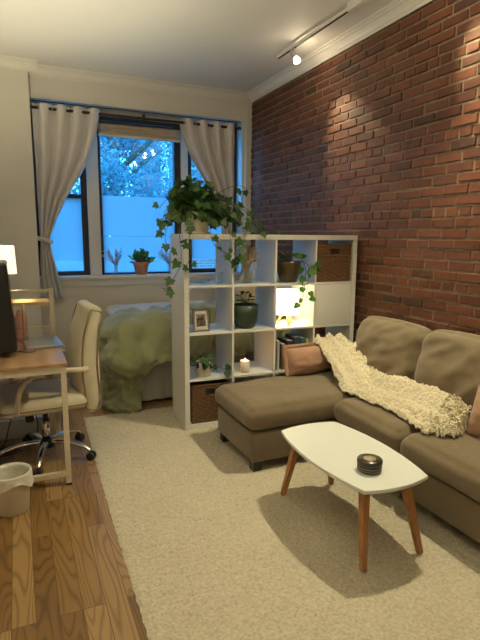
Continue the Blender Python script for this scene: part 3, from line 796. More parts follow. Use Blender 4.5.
# dried bouquet in a glass
x, y, z = shelfpt(1, 0, 0.42, 0.10)
dv = thing('dried_bouquet', 'dried grasses and flowers in a clear glass on the white shelf', 'dried flowers', (x,y,z+0.0005))
MB().lathe([(0,0),(0.044,0),(0.047,0.004),(0.050,0.10),(0.047,0.10),(0.044,0.008),(0,0.007)], 26).build('glass', M['clear'], dv)
st = MB(); rgp = random.Random(14); hd = MB()
for k in range(44):
    a = rgp.uniform(0,2*pi); sp_ = rgp.uniform(0.15,1.0)
    tip = V((cos(a)*0.125*sp_+0.005, sin(a)*0.07*sp_, rgp.uniform(0.24,0.305)-0.07*sp_))
    b0 = V((cos(a+2)*0.02, sin(a+2)*0.02, 0.01)); c = catmull([b0, b0*0.3+V((cos(a)*0.02*sp_,sin(a)*0.02*sp_,0.10)), tip], 6)
    st.tube(c, 0.0018, 4)
    for q in range(9, len(c)):
        for e in range(3):
            d = ((c[q]-c[q-1]).normalized()*1.5 + V((rgp.uniform(-1,1),rgp.uniform(-1,1),rgp.uniform(-0.3,0.6)))).normalized()
            leaf(hd, c[q], d, (0,-1,0.2), rgp.uniform(0.022,0.038), LANCE, 0.1)
for k in range(9):
    p = V((0.01+rgp.uniform(-.03,.04), -0.045+rgp.uniform(-.01,.01), 0.11+rgp.uniform(0,.09)))
    hd.lathe([(0.0,-0.012),(0.010,-0.006),(0.014,0.002),(0.008,0.01),(0,0.012)], 8, p)
st.build('stem', M['grass_dry'], dv); hd.build('flower_heads', M['grass_dry'], dv)

# glass dish and tumbler on the top left cube
x, y, z = shelfpt(0, 0, 0.38, 0.2)
gd = thing('glass_dish', 'shallow clear glass dish in the cube under the ivy', 'dish', (x,y,z+0.0005))
MB().lathe([(0,0),(0.06,0),(0.09,0.012),(0.11,0.028),(0.108,0.031),(0.088,0.016),(0.06,0.005),(0,0.005)], 30).build('bowl', M['clear'], gd)
x, y, z = shelfpt(0, 0, 0.86, 0.14)
gt = thing('glass_tumbler', 'slim clear glass tumbler in the cube under the ivy', 'glass', (x,y,z+0.0005))
MB().lathe([(0,0),(0.022,0),(0.025,0.09),(0.023,0.09),(0.020,0.006),(0,0.005)], 20).build('body', M['clear'], gt)

# picture frame
def picmat():
    t = NT('framed_photo_print'); v = t.coord()
    n = t.noise(v, 28, 4, 0.6); sp = t.n('ShaderNodeSeparateXYZ'); t.l(v, sp.inputs[0])
    c = t.ramp(n, [(0.35,(0.03,0.025,0.02)),(0.52,(0.14,0.10,0.08)),(0.62,(0.40,0.33,0.27)),(0.8,(0.12,0.09,0.07))])
    return t.set(c, 0.3)
M['picture'] = picmat()
x, y, z = shelfpt(0, 1, 0.34, 0.055)
pf = thing('picture_frame', 'small standing frame with a dark photo in the white shelf', 'picture frame', (x,y,z+0.001), KT+0.12)
T = Matrix.Rotation(radians(-8), 4, 'X')
w2, h2 = 0.066, 0.175
fm = MB()
for (a,b,c,d) in ((-w2,w2,0,0.016),(-w2,w2,h2-0.016,h2),(-w2,-w2+0.014,0.016,h2-0.016),(w2-0.014,w2,0.016,h2-0.016)):
    fm.box(a,b,0,0.014,c,d,0,T)
fm.build('moulding', M['steel'], pf)
MB().box(-w2+0.012,w2-0.012,0.007,0.011,0.014,h2-0.014,0,T).build('mat_board', M['white'], pf)
MB().box(-0.037,0.037,0.005,0.008,0.040,h2-0.042,0,T).build('photo', M['picture'], pf)
MB().add([(-0.02,0.014,0.10),(0.02,0.014,0.10),(0.02,0.085,0.0),(-0.02,0.085,0.0)], [(0,1,2,3)]).build('easel_back', M['black'], pf, mods=[SOLID(0.003)])

# candle
x, y, z = shelfpt(1, 2, 0.36, 0.075)
cd = thing('candle', 'lit pale candle in a glass cup in the white shelf', 'candle', (x,y,z+0.0005))
MB().lathe([(0,0),(0.034,0),(0.037,0.004),(0.037,0.095),(0.034,0.095),(0.034,0.078),(0,0.076)], 26).build('cup', M['wax'], cd)
MB().tube([(0,0,0.076),(0.001,0,0.086)], 0.0012, 5).build('wick', M['black'], cd)
MB().lathe([(0,0.082),(0.005,0.088),(0.006,0.095),(0.003,0.106),(0,0.114)], 10).build('flame', M['flame'], cd)

# table lamp in the lit cube
x, y, z = shelfpt(2, 1, 0.465, 0.14)
lm = thing('table_lamp', 'glowing white drum lamp on splayed wooden legs in the shelf', 'lamp', (x,y,z+0.0005))
for k in range(3):
    a = radians(-100+120*k); MB().bar((cos(a)*0.07,sin(a)*0.07,0.003),(cos(a)*0.025,sin(a)*0.025,0.115),0.016,0.016,0.022,0.022).build('leg', M['lightwood'], lm)
MB().lathe([(0,0.108),(0.045,0.108),(0.045,0.122),(0,0.122)], 20).build('base_disc', M['lightwood'], lm)
MB().lathe([(0.108,0.088),(0.112,0.09),(0.104,0.285),(0.102,0.285),(0.109,0.09),(0.108,0.088)], 36, cap=False).build('lamp_shade', M['shade'], lm)
MB().lathe([(0.012,0.122),(0.012,0.16),(0.028,0.19),(0.03,0.21),(0.02,0.24),(0,0.245)], 14).build('bulb', M['bulb'], lm)

# books in the cube behind the pillow
bx, by, bz = shelfpt(2, 2, 0.0, 0.0)
def book(label, fu, v, w_, h_, d_, mat, lean=0.0):
    p = shelfpt(2, 2, fu, v)
    b = thing('book', label, 'book', (p[0],p[1],p[2]+0.001), KT, 'books in the cube under the lamp')
    b.rotation_euler = (0, lean, KT)
    MB().box(-w_/2,w_/2,0.0,d_,0,h_).build('cover', mat, b, mods=[BEV(0.002,1)])
    MB().box(-w_/2+0.003,w_/2-0.003,0.006,d_+0.002,h_-0.002,h_+0.0012).build('page_block', M['white_cotton'], b)
    return b
bc = lambda n, c: plain(n, c, 0.55, var=0.05)
book('pale grey book beside the divider in the books cube', 0.12, 0.03, 0.022, 0.24, 0.18, bc('grey_cover',(0.45,0.43,0.40)))
book('brown book next to the pale grey book', 0.26, 0.03, 0.035, 0.21, 0.16, bc('brown_cover',(0.16,0.10,0.07)))
book('black book between the brown and the navy books', 0.43, 0.03, 0.05, 0.235, 0.18, bc('black_cover',(0.03,0.03,0.035)))
book('tall navy book with wide spine above the pink cushion', 0.62, 0.03, 0.055, 0.262, 0.17, bc('navy_cover',(0.03,0.07,0.16)))
book('teal book beside the tall navy book', 0.785, 0.03, 0.04, 0.25, 0.17, bc('teal_cover',(0.03,0.13,0.17)))
book('yellow green book at the end of the books row', 0.895, 0.03, 0.022, 0.24, 0.17, bc('lime_cover',(0.45,0.45,0.10)))

# ------------------------------------------------------------------ window sill items
SILL = 1.0405
def sprig_vase(loc, label, seed, h_=0.29):
    o = thing('sprig_vase', label, 'dried flowers', loc)
    MB().lathe([(0,0),(0.026,0),(0.030,0.02),(0.024,0.075),(0.028,0.095),(0.026,0.095),(0.021,0.075),(0.026,0.02),(0,0.006)], 20).build('glass', M['clear'], o)
    st = MB(); hd = MB(); rg = random.Random(seed)
    for k in range(16):
        a = rg.uniform(0,2*pi); s_ = rg.uniform(0.3,1)
        tip = V((cos(a)*0.15*s_ - 0.03, sin(a)*0.05*s_, h_*rg.uniform(0.7,1.0)))
        c = catmull([(0,0,0.01),(cos(a)*0.02*s_,sin(a)*0.01,0.11),tip],5); st.tube(c, 0.002, 4)
        for q in range(5,len(c)):
            for e in range(4):
                d = V((rg.uniform(-1,1),rg.uniform(-1,1),rg.uniform(0.3,1.4)))
                leaf(hd, c[q], d, (0,-1,0.2), rg.uniform(0.02,0.035), LANCE)
    st.build('stem', M['lavender'], o); hd.build('flower_heads', M['lavender'], o)
sprig_vase((1.00,5.64,SILL), 'dried lavender sprigs in a small glass beside the terracotta pot', 31)
sprig_vase((1.62,5.64,SILL), 'dried lavender sprigs in a small glass close to the hanging ivy', 32, 0.27)
fp = thing('potted_fern', 'leafy green plant in a terracotta pot on the window sill', 'plant', (1.285,5.645,SILL))
pot('pot', [(0,0),(0.062,0),(0.066,0.004),(0.083,0.105),(0.09,0.107),(0.094,0.14),(0.088,0.142),(0.082,0.12),(0,0.115)], M['terracotta'], fp, 0.125, 0.083)
st = MB(); lf = MB(); rgp = random.Random(33)
for k in range(46):
    a = rgp.uniform(0,2*pi); el = rgp.uniform(0.1,1.3); L = rgp.uniform(0.06,0.14)
    d = V((cos(a)*cos(el),sin(a)*cos(el)*0.6,sin(el))); p = V((0,0,0.125))+d*L; st.tube([(0,0,0.12),p],0.0016,4)
    for e in range(3):
        leaf(lf, V((0,0,0.125))+d*L*(0.5+0.25*e), d+V((rgp.uniform(-.7,.7),rgp.uniform(-.5,.3),rgp.uniform(-.3,.3))), (0,-0.8,0.8), rgp.uniform(0.045,0.075), OVAL)
lf.build('foliage', M['fern'], fp); st.build('stem', M['stem'], fp)

# ------------------------------------------------------------------ bed
BX0, BX1, BY0, BY1 = 0.86, 2.50, 4.24, 5.50
bed = thing('bed', 'bed with rumpled sage green duvet under the windows', 'bed', (0,0,0))
MB().box(BX0+0.05,BX1,BY0+0.06,BY1,0.16,0.42,0.02).build('box_base', M['skirt'], bed)
MB().rbox(((BX0+BX1)/2+0.01,(BY0+BY1)/2+0.01,0.53),(BX1-BX0-0.02,BY1-BY0-0.04,0.22),0.05,3).build('mattress', M['white_cotton'], bed)
for (lx,ly) in ((BX0+0.15,BY0+0.15),(BX1-0.1,BY0+0.15),(BX0+0.15,BY1-0.1),(BX1-0.1,BY1-0.1)):
    MB().box(lx-0.03,lx+0.03,ly-0.03,ly+0.03,0,0.16).build('leg', M['black'], bed)
def skirtf(u, v):
    s = u*(0.95+1.64); z = 0.43 - 0.41*v
    fold = 0.012*sin(s*46)*(0.3+0.7*v) + 0.01*noise.noise(V((s*9,v*1.5,2)))
    if s < 0.95: return (BX0-0.0-fold, BY1-0.3-s, z)
    return (BX0+(s-0.95), BY0+0.05-fold-0.05*0, z)
def skirt2(u, v):
    x = BX0 + 0.01 + u*(BX1-BX0-0.02); z = 0.43-0.41*v
    return (x, BY0+0.0-0.012*sin(x*52)*(0.25+0.75*v)-0.008*noise.noise(V((x*8,v*2,3))), z)
MB().grid(180,16,skirt2).build('bed_skirt', M['skirt'], bed, mods=[SOLID(0.003)])
def skirt3(u, v):
    y = BY0 + u*(BY1-BY0); z = 0.43-0.41*v
    return (BX0+0.012*sin(y*52)*(0.25+0.75*v), y, z)
MB().grid(120,16,skirt3).build('bed_skirt', M['skirt'], bed, mods=[SOLID(0.003)])
ZT = 0.735
def duvetf(u, v):
    # a: along the bed from the foot (x), b: across from the near side (y); negative values hang over
    ax = -0.78 + u*(BX1-0.06-BX0+0.78)
    tcor = max(0, min(1, (0.20-ax)/0.30)); lim = 0.31 + 0.50*tcor*tcor*(3-2*tcor)
    by = -lim + v*(0.62+0.10*noise.noise(V((u*5,2,1)))+lim)
    R = 0.15; x0, y0 = BX0-0.03, BY0-0.04
    dx = min(0, ax-0.09); dy = min(0, by-0.09); d = (abs(dx)**2.6+abs(dy)**2.6)**(1/2.6)
    x = x0 + max(ax,0.09); y = y0 + max(by,0.09); z = ZT
    puff = 0.05*sin(pi*max(0,min(1,(x-x0)/(BX1-x0))))**0.5*1.0
    if d > 0:
        hh_ = hypot(dx,dy); nx, ny = dx/hh_, dy/hh_
        th = min(d/R, pi/2); out = R*sin(th); dn = R*(1-cos(th)) + max(0, d-R*pi/2)
        per = (by if dx < 0 and dy == 0 else (-ax if dy < 0 and dx == 0 else 0.4*atan2(-dy,-dx)))
        k = min(1, dn/0.25)
        per2 = x*1.0 - y*1.0
        fold = (0.036*sin(per2*15+2.5*noise.noise(V((x*3,y*3,dn*3)))) + 0.065*noise.noise(V((per2*5,dn*3.5,5))) + 0.034*(1-2*abs(noise.noise(V((per2*8+dn*6,dn*4,2))))))*k
        flare = 0.085*sin(min(1,dn/0.45)*pi*0.75) + 0.04*(1 if dx<0 else 0)*min(1,-dx/0.2)
        out += fold + flare
        x += nx*out; y += ny*out; z = ZT - dn
    p = V((x,y,z))
    wr_ = 0.030*noise.noise(p*3.2) + 0.016*noise.noise(V((x*6+y*5,y*4,z*6)))
    rid = 0.024*(1-abs(noise.noise(V((x*4.5+2*z+y*2,y*3-x*2,z*2)))*2.5)) + 0.035*max(0,1-abs(by-0.12)/0.25)
    z2 = z + (wr_ + rid + puff)*(1 if d == 0 else max(0.0, 1-d/0.3))
    if d > 0:
        cr_ = 0.034*max(0.0,1-3.2*abs(noise.noise(V((x*5+y*2,y*5-z*3,z*5+x*2)))))*k - 0.016*max(0.0,1-4*abs(noise.noise(V((x*8-z*4,y*8,z*6)))))*k
        x += nx*(0.6*wr_+cr_); y += ny*(0.6*wr_+cr_)
        # bunch up on the floor
    if z2 < 0.02: z2 = 0.02 + 0.015*abs(noise.noise(p*9))
    return (x, y, z2)
M['satin'] = plain('white_satin_sheet', (0.78,0.77,0.74), 0.42, var=0.01, bump=0.15, bscale=9, bdist=0.02, spec=0.9, sheen=1.0)
def quiltfn(p, u):
    p = p.copy()
    if u.z > 0: p.z += 0.012*noise.noise(V((p.x*5,p.y*4,1))) + 0.012*(1-u.x*u.x)*(1-u.y*u.y)
    return p
MB().rbox(((BX0+BX1)/2-0.02,(4.76+BY1)/2+0.01,0.675),(BX1-BX0-0.02,BY1-4.76,0.12),0.058,4,14,quiltfn).build('white_quilt', M['satin'], bed)
MB().grid(170,130,duvetf).build('duvet', M['duvet'], bed, mods=[SOLID(0.02)])
def pillowf(hw, hh, t, seed, pinch=0.86):
    """pillow: two bulged faces meeting at a seam; local x width, z height, y thickness"""
    mb = MB(); n = 30
    for sgn in (-1, 1):
        def fn(u, v):
            a = 2*u-1; b = 2*v-1
            e = ((1-a*a)*(1-b*b))
            th = t*(max(e,0)**0.42)
            sx = 1-0.10*(b*b)*(1-0) + 0.10*b*b*abs(a)**6; szz = 1-0.10*a*a + 0.10*a*a*abs(b)**6
            p = V((a*hw*sx, sgn*th, b*hh*szz))
            p.y += sgn*0.012*noise.noise(V((a*2.5+seed,b*2.5,sgn)))*(e**0.3 if e>0 else 0)
            # creases running in from the corners
            cr = abs(a*b)**1.5; p.y += sgn*0.010*cr*sin(14*(a-b)+seed)*(max(e,0)**0.3)
            return p
        mb.grid(n, n, fn)
        if sgn > 0:
            k = n*n
            mb.f[-(n-1)*(n-1):] = [tuple(reversed(f)) for f in mb.f[-(n-1)*(n-1):]]
    return mb
def bed_pillow(label, loc, rz, tilt, mat, hw=0.33, hh=0.22, t=0.09, seed=1):
    o = thing('pillow', label, 'pillow', loc, rz, 'pillows on the bed')
    T = Matrix.Translation((0,0,0)) @ Matrix.Rotation(tilt,4,'X') @ Matrix.Translation((0,0,hh))
    p = pillowf(hw,hh,t,seed); mb = MB(); mb.add(p.v, p.f, True, T); mb.build('case', mat, o)
bed_pillow('white bed pillow leaning by the head next to the shelf', (2.36,4.43,0.80), radians(-90), radians(-30), M['white_cotton'], seed=2)
bed_pillow('white bed pillow leaning by the head next to the window', (2.36,5.10,0.80), radians(-90), radians(-30), M['white_cotton'], seed=3)
bed_pillow('ochre bed pillow lying in front of the white pillows', (2.08,4.66,0.815), radians(-84), radians(-40), M['mustard'], 0.28,0.19,0.09, seed=5)

# ------------------------------------------------------------------ sofa
sofa = thing('sectional_sofa', 'taupe fabric sectional sofa with chaise against the brick wall', 'sofa', (0,0,0))
ZB = 0.08
MB().rbox(((1.26+2.5)/2, (2.625+3.215)/2, 0.17),(1.24,0.59,0.19),0.012,2).build('chaise_base', M['sofa_dark'], sofa)
MB().rbox(((1.86+2.5)/2, (1.20+2.62)/2, 0.17),(0.64,1.42,0.19),0.012,2).build('seat_base', M['sofa_dark'], sofa)
MB().rbox((2.545, (1.20+3.215)/2, 0.37),(0.09,2.01,0.58),0.03,3).build('back_frame', M['sofa_dark'], sofa)
MB().rbox((2.20, 1.26, 0.34),(0.72,0.16,0.50),0.04,3).build('armrest', M['sofa_dark'], sofa)
for (lx,ly) in ((1.30,2.66),(1.30,3.16),(1.93,1.26),(2.45,1.26),(2.45,3.16),(1.93,2.56)):
    MB().box(lx-0.03,lx+0.03,ly-0.03,ly+0.03,0.017,0.08).build('foot', M['black'], sofa)
CUSH = []
def seat_cushion(cx, cy, w_, d_, z0, z1, seed, bulge=0.02, fr=0.03):
    def fn(p, u):
        e = max(0,(1-u.x*u.x))*max(0,(1-u.y*u.y))
        p = p.copy()
        if u.z > 0: p.z += bulge*e**0.5 + 0.008*noise.noise(V((p.x*5+seed,p.y*5,0)))
        p.x += fr*0.5*u.x*(1-u.z*u.z)*abs(u.x)**3 if abs(u.x) > 0.6 else 0
        p.y += fr*0.35*u.y*(1-u.z*u.z)*abs(u.y)**3 if abs(u.y) > 0.6 else 0
        q = V((p.x*6+seed, p.y*6, p.z*9)); p += V((noise.noise(q), noise.noise(q+V((9,0,0))), noise.noise(q+V((0,9,0)))))*0.004
        return p
    mb = MB().rbox((cx,cy,(z0+z1)/2),(w_,d_,z1-z0),0.055,5,12,fn)
    o = mb.build('seat_cushion', M['sofa'], sofa); CUSH.append(mb.bvh())
seat_cushion((1.245+2.40)/2, 2.925, 1.155, 0.60, 0.265, 0.425, 1, 0.02)
seat_cushion((1.835+2.42)/2, 2.305, 0.585, 0.61, 0.265, 0.425, 2, 0.022)
seat_cushion((1.835+2.42)/2, 1.675, 0.585, 0.62, 0.265, 0.425, 3, 0.022)
def back_cushion(cy, w_, h_, t, seed, tilt=0.20):
    def fn(p, u):
        p = p.copy(); e = max(0,(1-u.y*u.y))*max(0,(1-u.z*u.z))
        p.x += (-0.055 if u.x < 0 else 0.0)*e**0.5
        # slumped shape: fuller at the bottom, soft dropped corners on top
        if u.z > 0:
            p.z -= 0.035*abs(u.y)**4*u.z
            p.x *= 1-0.22*u.z
        p.z += 0.012*noise.noise(V((p.y*3+seed,p.x*4,1)))*max(0,u.z)
        w = noise.noise(V((p.y*3.5+seed, p.z*11+p.y*4, 0.3)))
        if u.x < 0.3: p.x -= 0.016*(1-abs(w)*2)
        w2 = noise.noise(V((p.y*9+seed*2, p.z*16-p.y*5, 0.7))); p.x += 0.008*w2*(u.x<0.3)
        return p
    T = Matrix.Translation((2.39,cy,0.445)) @ Matrix.Rotation(tilt,4,'Y') @ Matrix.Translation((0,0,h_/2))
    mb = MB(); src = MB().rbox((0,0,0),(t,w_,h_),0.07,5,18,fn)
    mb.add(src.v, src.f, True, T); mb.build('back_cushion', M['sofa'], sofa); CUSH.append(mb.bvh())
back_cushion(2.765, 0.66, 0.45, 0.19, 1)
back_cushion(2.095, 0.67, 0.46, 0.19, 2)
back_cushion(1.64, 0.22, 0.44, 0.17, 3)

# cushions in pink
def pink_cushion(label, loc, rz, tilt, hw, hh, t, seed, roll=0.0, flange=False):
    o = thing('throw_cushion', label, 'cushion', loc, rz, 'pink cushions on the sofa')
    T = Matrix.Rotation(tilt,4,'X') @ Matrix.Rotation(roll,4,'Y') @ Matrix.Translation((0,0,hh))
    p = pillowf(hw,hh,t,seed); mb = MB(); mb.add(p.v, p.f, True, T); c = mb.build('cover', M['pink'], o)
    if flange:
        pts = []
        for i in range(64):
            a = 2*pi*i/64; ca, sa = cos(a), sin(a); m = max(abs(ca),abs(sa)); pts.append((ca/m, sa/m))
        fl = MB(); vs = []; 
        for (a,b) in pts:
            sx = 1-0.10*b*b+0.10*b*b*abs(a)**6; s2 = 1-0.10*a*a+0.10*a*a*abs(b)**6
            for k in (0.96, 1.0+0.028/hw): 
                vs.append(T @ V((a*hw*sx*k, 0.004*sin(9*a+7*b)*(k>1), b*hh*s2*(k if k<1 else 1.0+0.028/hh))))
        n = 64; fl.add(vs, [(2*i,2*i+1,(2*i+3)%(2*n),(2*i+2)%(2*n)) for i in range(n)], True)
        fl.build('flange', M['pink'], c, mods=[SOLID(0.004,0)])
    W = Matrix.Translation(loc) @ Matrix.Rotation(rz,4,'Z')
    CUSH.append(mb.bvh(W))
    return o
pink_cushion('dusty pink cushion with flanged edge on the chaise, partly under the throw', (2.05,3.16,0.437), radians(3), radians(-14), 0.245, 0.104, 0.10, 2, radians(0), True)
pink_cushion('dusty pink cushion at the sofa end away from the shelf', (2.17,1.62,0.44), radians(-72), radians(-24), 0.19, 0.135, 0.095, 6)

# chunky throw: rows of left and right edge points in plan, laid over what is beneath
def topz(x, y, which, zmax=1.2):
    best = 0.0
    for b in which:
        h = b.ray_cast(V((x,y,zmax)), V((0,0,-1)))
        if h[0] is not None: best = max(best, h[0].z)
    return best
rows = [((2.07,3.235),(2.345,3.20)),((2.06,3.14),(2.36,3.12)),((2.05,3.04),(2.345,3.02)),((2.03,2.93),(2.335,2.91)),((1.98,2.80),(2.31,2.78)),((1.945,2.66),(2.285,2.66)),((1.945,2.52),(2.28,2.54)),((1.955,2.36),(2.275,2.40)),((1.955,2.20),(2.275,2.26)),((1.935,2.03),(2.275,2.13)),((1.915,1.90),(2.26,2.00)),((1.965,1.79),(2.18,1.86))]
NU, NV = 300, 90
def rowpt(u, v):
    t = u*(len(rows)-1); i = min(int(t), len(rows)-2); f = t-i
    a = V(rows[i][0]).lerp(V(rows[i+1][0]), f); b = V(rows[i][1]).lerp(V(rows[i+1][1]), f)
    return a.lerp(b, v)
zz = [[0.0]*NV for _ in range(NU)]
for i in range(NU):
    for j in range(NV):
        p = rowpt(i/(NU-1), j/(NV-1)); u_ = i/(NU-1); zz[i][j] = min(max(0.43, topz(p.x, p.y, CUSH)), 0.70) if u_ < 0.33 else max(0.43, topz(p.x, p.y, CUSH[:3])) + 0.10*max(0.0,(j/(NV-1)-0.55)/0.45)**1.4
SUPPORT = [[(1-abs(0)) for _ in range(NV)] for _ in range(NU)]
# the gathered end that lies over the cushion keeps a gentle fall
for i in range(NU):
    u = i/(NU-1)
    for j in range(NV):
        v = j/(NV-1)
        if u < 0.42:
            fall = 0.655 - 0.20*(u/0.42)**1.0 + 0.02*sin(pi*v)
            zz[i][j] = max(zz[i][j], fall) if zz[i][j] < fall else min(zz[i][j], fall+0.05)
for it in range(40):
    nz_ = [r[:] for r in zz]
    for i in range(1,NU-1):
        for j in range(1,NV-1):
            nz_[i][j] = max(zz[i][j]*0.4 + 0.15*(zz[i-1][j]+zz[i+1][j]+zz[i][j-1]+zz[i][j+1]), min(zz[i][j], 1.0)-0.004)
    zz = nz_
def throwf(u, v):
    i = min(NU-1, round(u*(NU-1))); j = min(NV-1, round(v*(NV-1))); p = rowpt(u, v)
    bunch = 0.35 + 0.65*u
    ridge = 0.036*(0.5+0.5*sin(v*2.6*2*pi + 2.2*noise.noise(V((u*3,v*2,0))) + 2.0*u))*(1.0-0.2*u)
    big = 0.03*max(0,noise.noise(V((u*7,v*4,3))))*u + 0.055*max(0,min(1,(u-0.72)/0.15))*max(0,sin(pi*min(1,max(0,(v-0.15)/0.85))))*(1-max(0,(u-0.93)/0.07))
    q_ = V((p.x,p.y,zz[i][j]*1.2))*46 + V((0.5*noise.noise(V((p.x*30,p.y*30,0))),0.5*noise.noise(V((p.x*30,p.y*30,5))),0))
    d1 = noise.voronoi(q_)[0][0]
    knit = 0.017*max(0.0, 1-d1*d1*1.9) + 0.004*noise.noise(V((p.x*120,p.y*120,zz[i][j]*90)))
    e = min(v,1-v)*2; edge = min(1, e*6)
    z = zz[i][j] + 0.014 + (ridge+big)*edge + knit
    jx = 0.012*noise.noise(V((u*25,v*3,7))) + 0.004*noise.noise(V((p.x*70,p.y*70,2))); jy = 0.008*noise.noise(V((u*9,v*18,5)))+0.004*noise.noise(V((p.x*70,p.y*70,8)))
    return (p.x+jx, p.y+jy, z)
thr = thing('throw_blanket', 'cream chunky knit throw draped across the taupe sofa', 'blanket', (0,0,0))
MB().grid(NU,NV,throwf).build('knit', M['throw'], thr, mods=[SOLID(0.012)])
fr_ = MB(); rgp = random.Random(77)
for k in range(150):
    v = rgp.random(); p = V(throwf(1.0 - 0.12*rgp.random()**2, v)); d = V((rgp.uniform(-0.5,0.5),rgp.uniform(-1,-0.1),0)).normalized()
    if rgp.random() < 0.3: d = V((1,rgp.uniform(-0.5,0.3),0)).normalized()
    L = rgp.uniform(0.025,0.06); q = p + d*L
    zf = max(topz(q.x,q.y,CUSH[:3],0.6),0.43)+0.008
    mid = p.lerp(q,0.5) + V((0,0,0.012)); q.z = min(p.z, zf+rgp.uniform(0,0.012)); c = catmull([p,mid,q],4)
    fr_.tube(c, [0.005+0.002*sin(2.2*i) for i in range(len(c))], 5)
fr_.build('fringe', M['throw'], thr)

# ------------------------------------------------------------------ coffee table
tb = thing('coffee_table', 'white topped coffee table with splayed oak legs on the rug', 'table', (1.466,1.952,0.016))
hx, hy = 0.177, 0.368; outline = []
for (a,b,bul) in (((-hx,-hy),(hx,-hy),0.030),((hx,-hy),(hx,hy),0.052),((hx,hy),(-hx,hy),0.030),((-hx,hy),(-hx,-hy),0.052)):
    a = V(a); b = V(b); d = (b-a); n = V((d.y,-d.x)).normalized()
    for k in range(16):
        t = k/16; outline.append(tuple(a.lerp(b,t)+n*bul*(1-(2*t-1)**2)))
MB().prism(outline, 0.366, 0.384, bev=0.0025).build('tabletop', M['table_top'], tb)
for (sx,sy) in ((-1,-1),(1,-1),(1,1),(-1,1)):
    MB().bar((0.003+sx*0.162,sy*0.362,0.0),(sx*0.112,sy*0.285,0.364),0.026,0.026,0.040,0.040).build('leg', M['oak'], tb, mods=[BEV(0.004,2)])
MB().box(-0.10,0.10,-0.26,0.26,0.340,0.366).build('apron', M['white'], tb)
tn = thing('candle_tin', 'round dark candle tin with pale lid label on the coffee table', 'candle tin', (1.433,1.735,0.4005))
MB().lathe([(0,0),(0.052,0),(0.055,0.003),(0.055,0.034),(0.052,0.036)], 36).build('body', M['tin_dark'], tn)
for z_ in (0.008,0.020): MB().lathe([(0.0553,z_),(0.0565,z_+0.001),(0.0565,z_+0.004),(0.0553,z_+0.005)], 36, cap=False).build('band', M['tin_band'], tn)
MB().lathe([(0.0,0.0345),(0.056,0.0345),(0.058,0.037),(0.058,0.052),(0.055,0.056),(0.0,0.056)], 36).build('lid', M['tin_dark'], tn)
MB().lathe([(0,0.0565),(0.029,0.0565),(0.029,0.0572),(0,0.0572)], 30).build('lid_label', M['paper'], tn)

# ------------------------------------------------------------------ desk
DX0, DX1, DY0, DY1 = -0.42, 0.222, 2.94, 3.78; DZ = 0.745
desk = thing('desk', 'walnut topped desk on cream metal legs with a raised end rack', 'desk', (0,0,0))
MB().box(DX0,DX1+0.008,DY0-0.008,DY1,DZ-0.018,DZ,0.002).build('desktop', M['desk_top'], desk)
fr2 = MB()
for y in (DY0, DY1-0.03): fr2.box(DX0,DX1,y,y+0.03,DZ-0.06,DZ-0.0185)
for x in (DX0, DX1-0.03): fr2.box(x,x+0.03,DY0+0.03,DY1-0.03,DZ-0.045,DZ-0.0185)
fr2.build('top_frame', M['cream_metal'], desk)
for (x,y) in ((DX1-0.03,DY0),(DX0,DY0),(DX1-0.03,DY1-0.03),(DX0,DY1-0.03)):
    lg = MB().box(x,x+0.03,y,y+0.03,0.012,DZ-0.06).build('leg', M['cream_metal'], desk)
    MB().box(x-0.001,x+0.031,y-0.001,y+0.031,0.0,0.013).build('foot_cap', M['black'], lg)
MB().box(DX0+0.03,DX1-0.03,DY0+0.002,DY0+0.028,0.055,0.085).build('foot_rail', M['cream_metal'], desk)
MB().box(DX0+0.03,DX1-0.03,DY1-0.028,DY1-0.002,0.20,0.23).build('back_rail', M['cream_metal'], desk)
for x in (DX0, DX1-0.03): MB().box(x,x+0.03,DY1-0.06,DY1-0.03,DZ+0.0005,1.10).build('rack_post', M['cream_metal'], desk)
MB().box(DX0+0.03,DX1-0.03,DY1-0.056,DY1-0.034,1.07,1.092).build('rack_rail', M['cream_metal'], desk)
MB().box(DX0+0.03,DX1-0.03,DY1-0.052,DY1-0.036,0.815,0.831).build('rack_rail', M['cream_metal'], desk)
MB().box(DX0+0.03,DX1-0.03,DY1-0.06,DY1+0.16,0.985,1.005).build('rack_shelf', M['lightwood'], desk)
# laptop, cable, monitor, glass, lamp
lp = thing('laptop', 'closed silver laptop lying on the desk by the cream chair', 'laptop', (0.125,3.53,DZ+0.0005), radians(4))
MB().rbox((0,0,0.006),(0.225,0.33,0.010),0.004,2).build('base', M['laptop'], lp)
MB().rbox((0,0,0.0145),(0.225,0.33,0.006),0.0028,2).build('lid', M['laptop'], lp)
MB().box(-0.11,0.11,-0.1645,0.1645,0.0105,0.0118).build('seam', M['black'], lp)
cb = MB().tube(catmull([(-0.36,3.62,DZ+0.004),(-0.20,3.60,DZ+0.004),(-0.06,3.38,DZ+0.004),(0.03,3.29,DZ+0.004),(0.072,3.305,DZ+0.004),(0.075,3.355,DZ+0.006)],8), 0.003, 6)
tag(cb.build('charging_cable', M['black']), 'thin black cable curving over the desk to the laptop', 'cable')
mo = thing('monitor', 'black monitor seen edge-on on the desk', 'monitor', (-0.066,3.41,DZ+0.0005), radians(90))
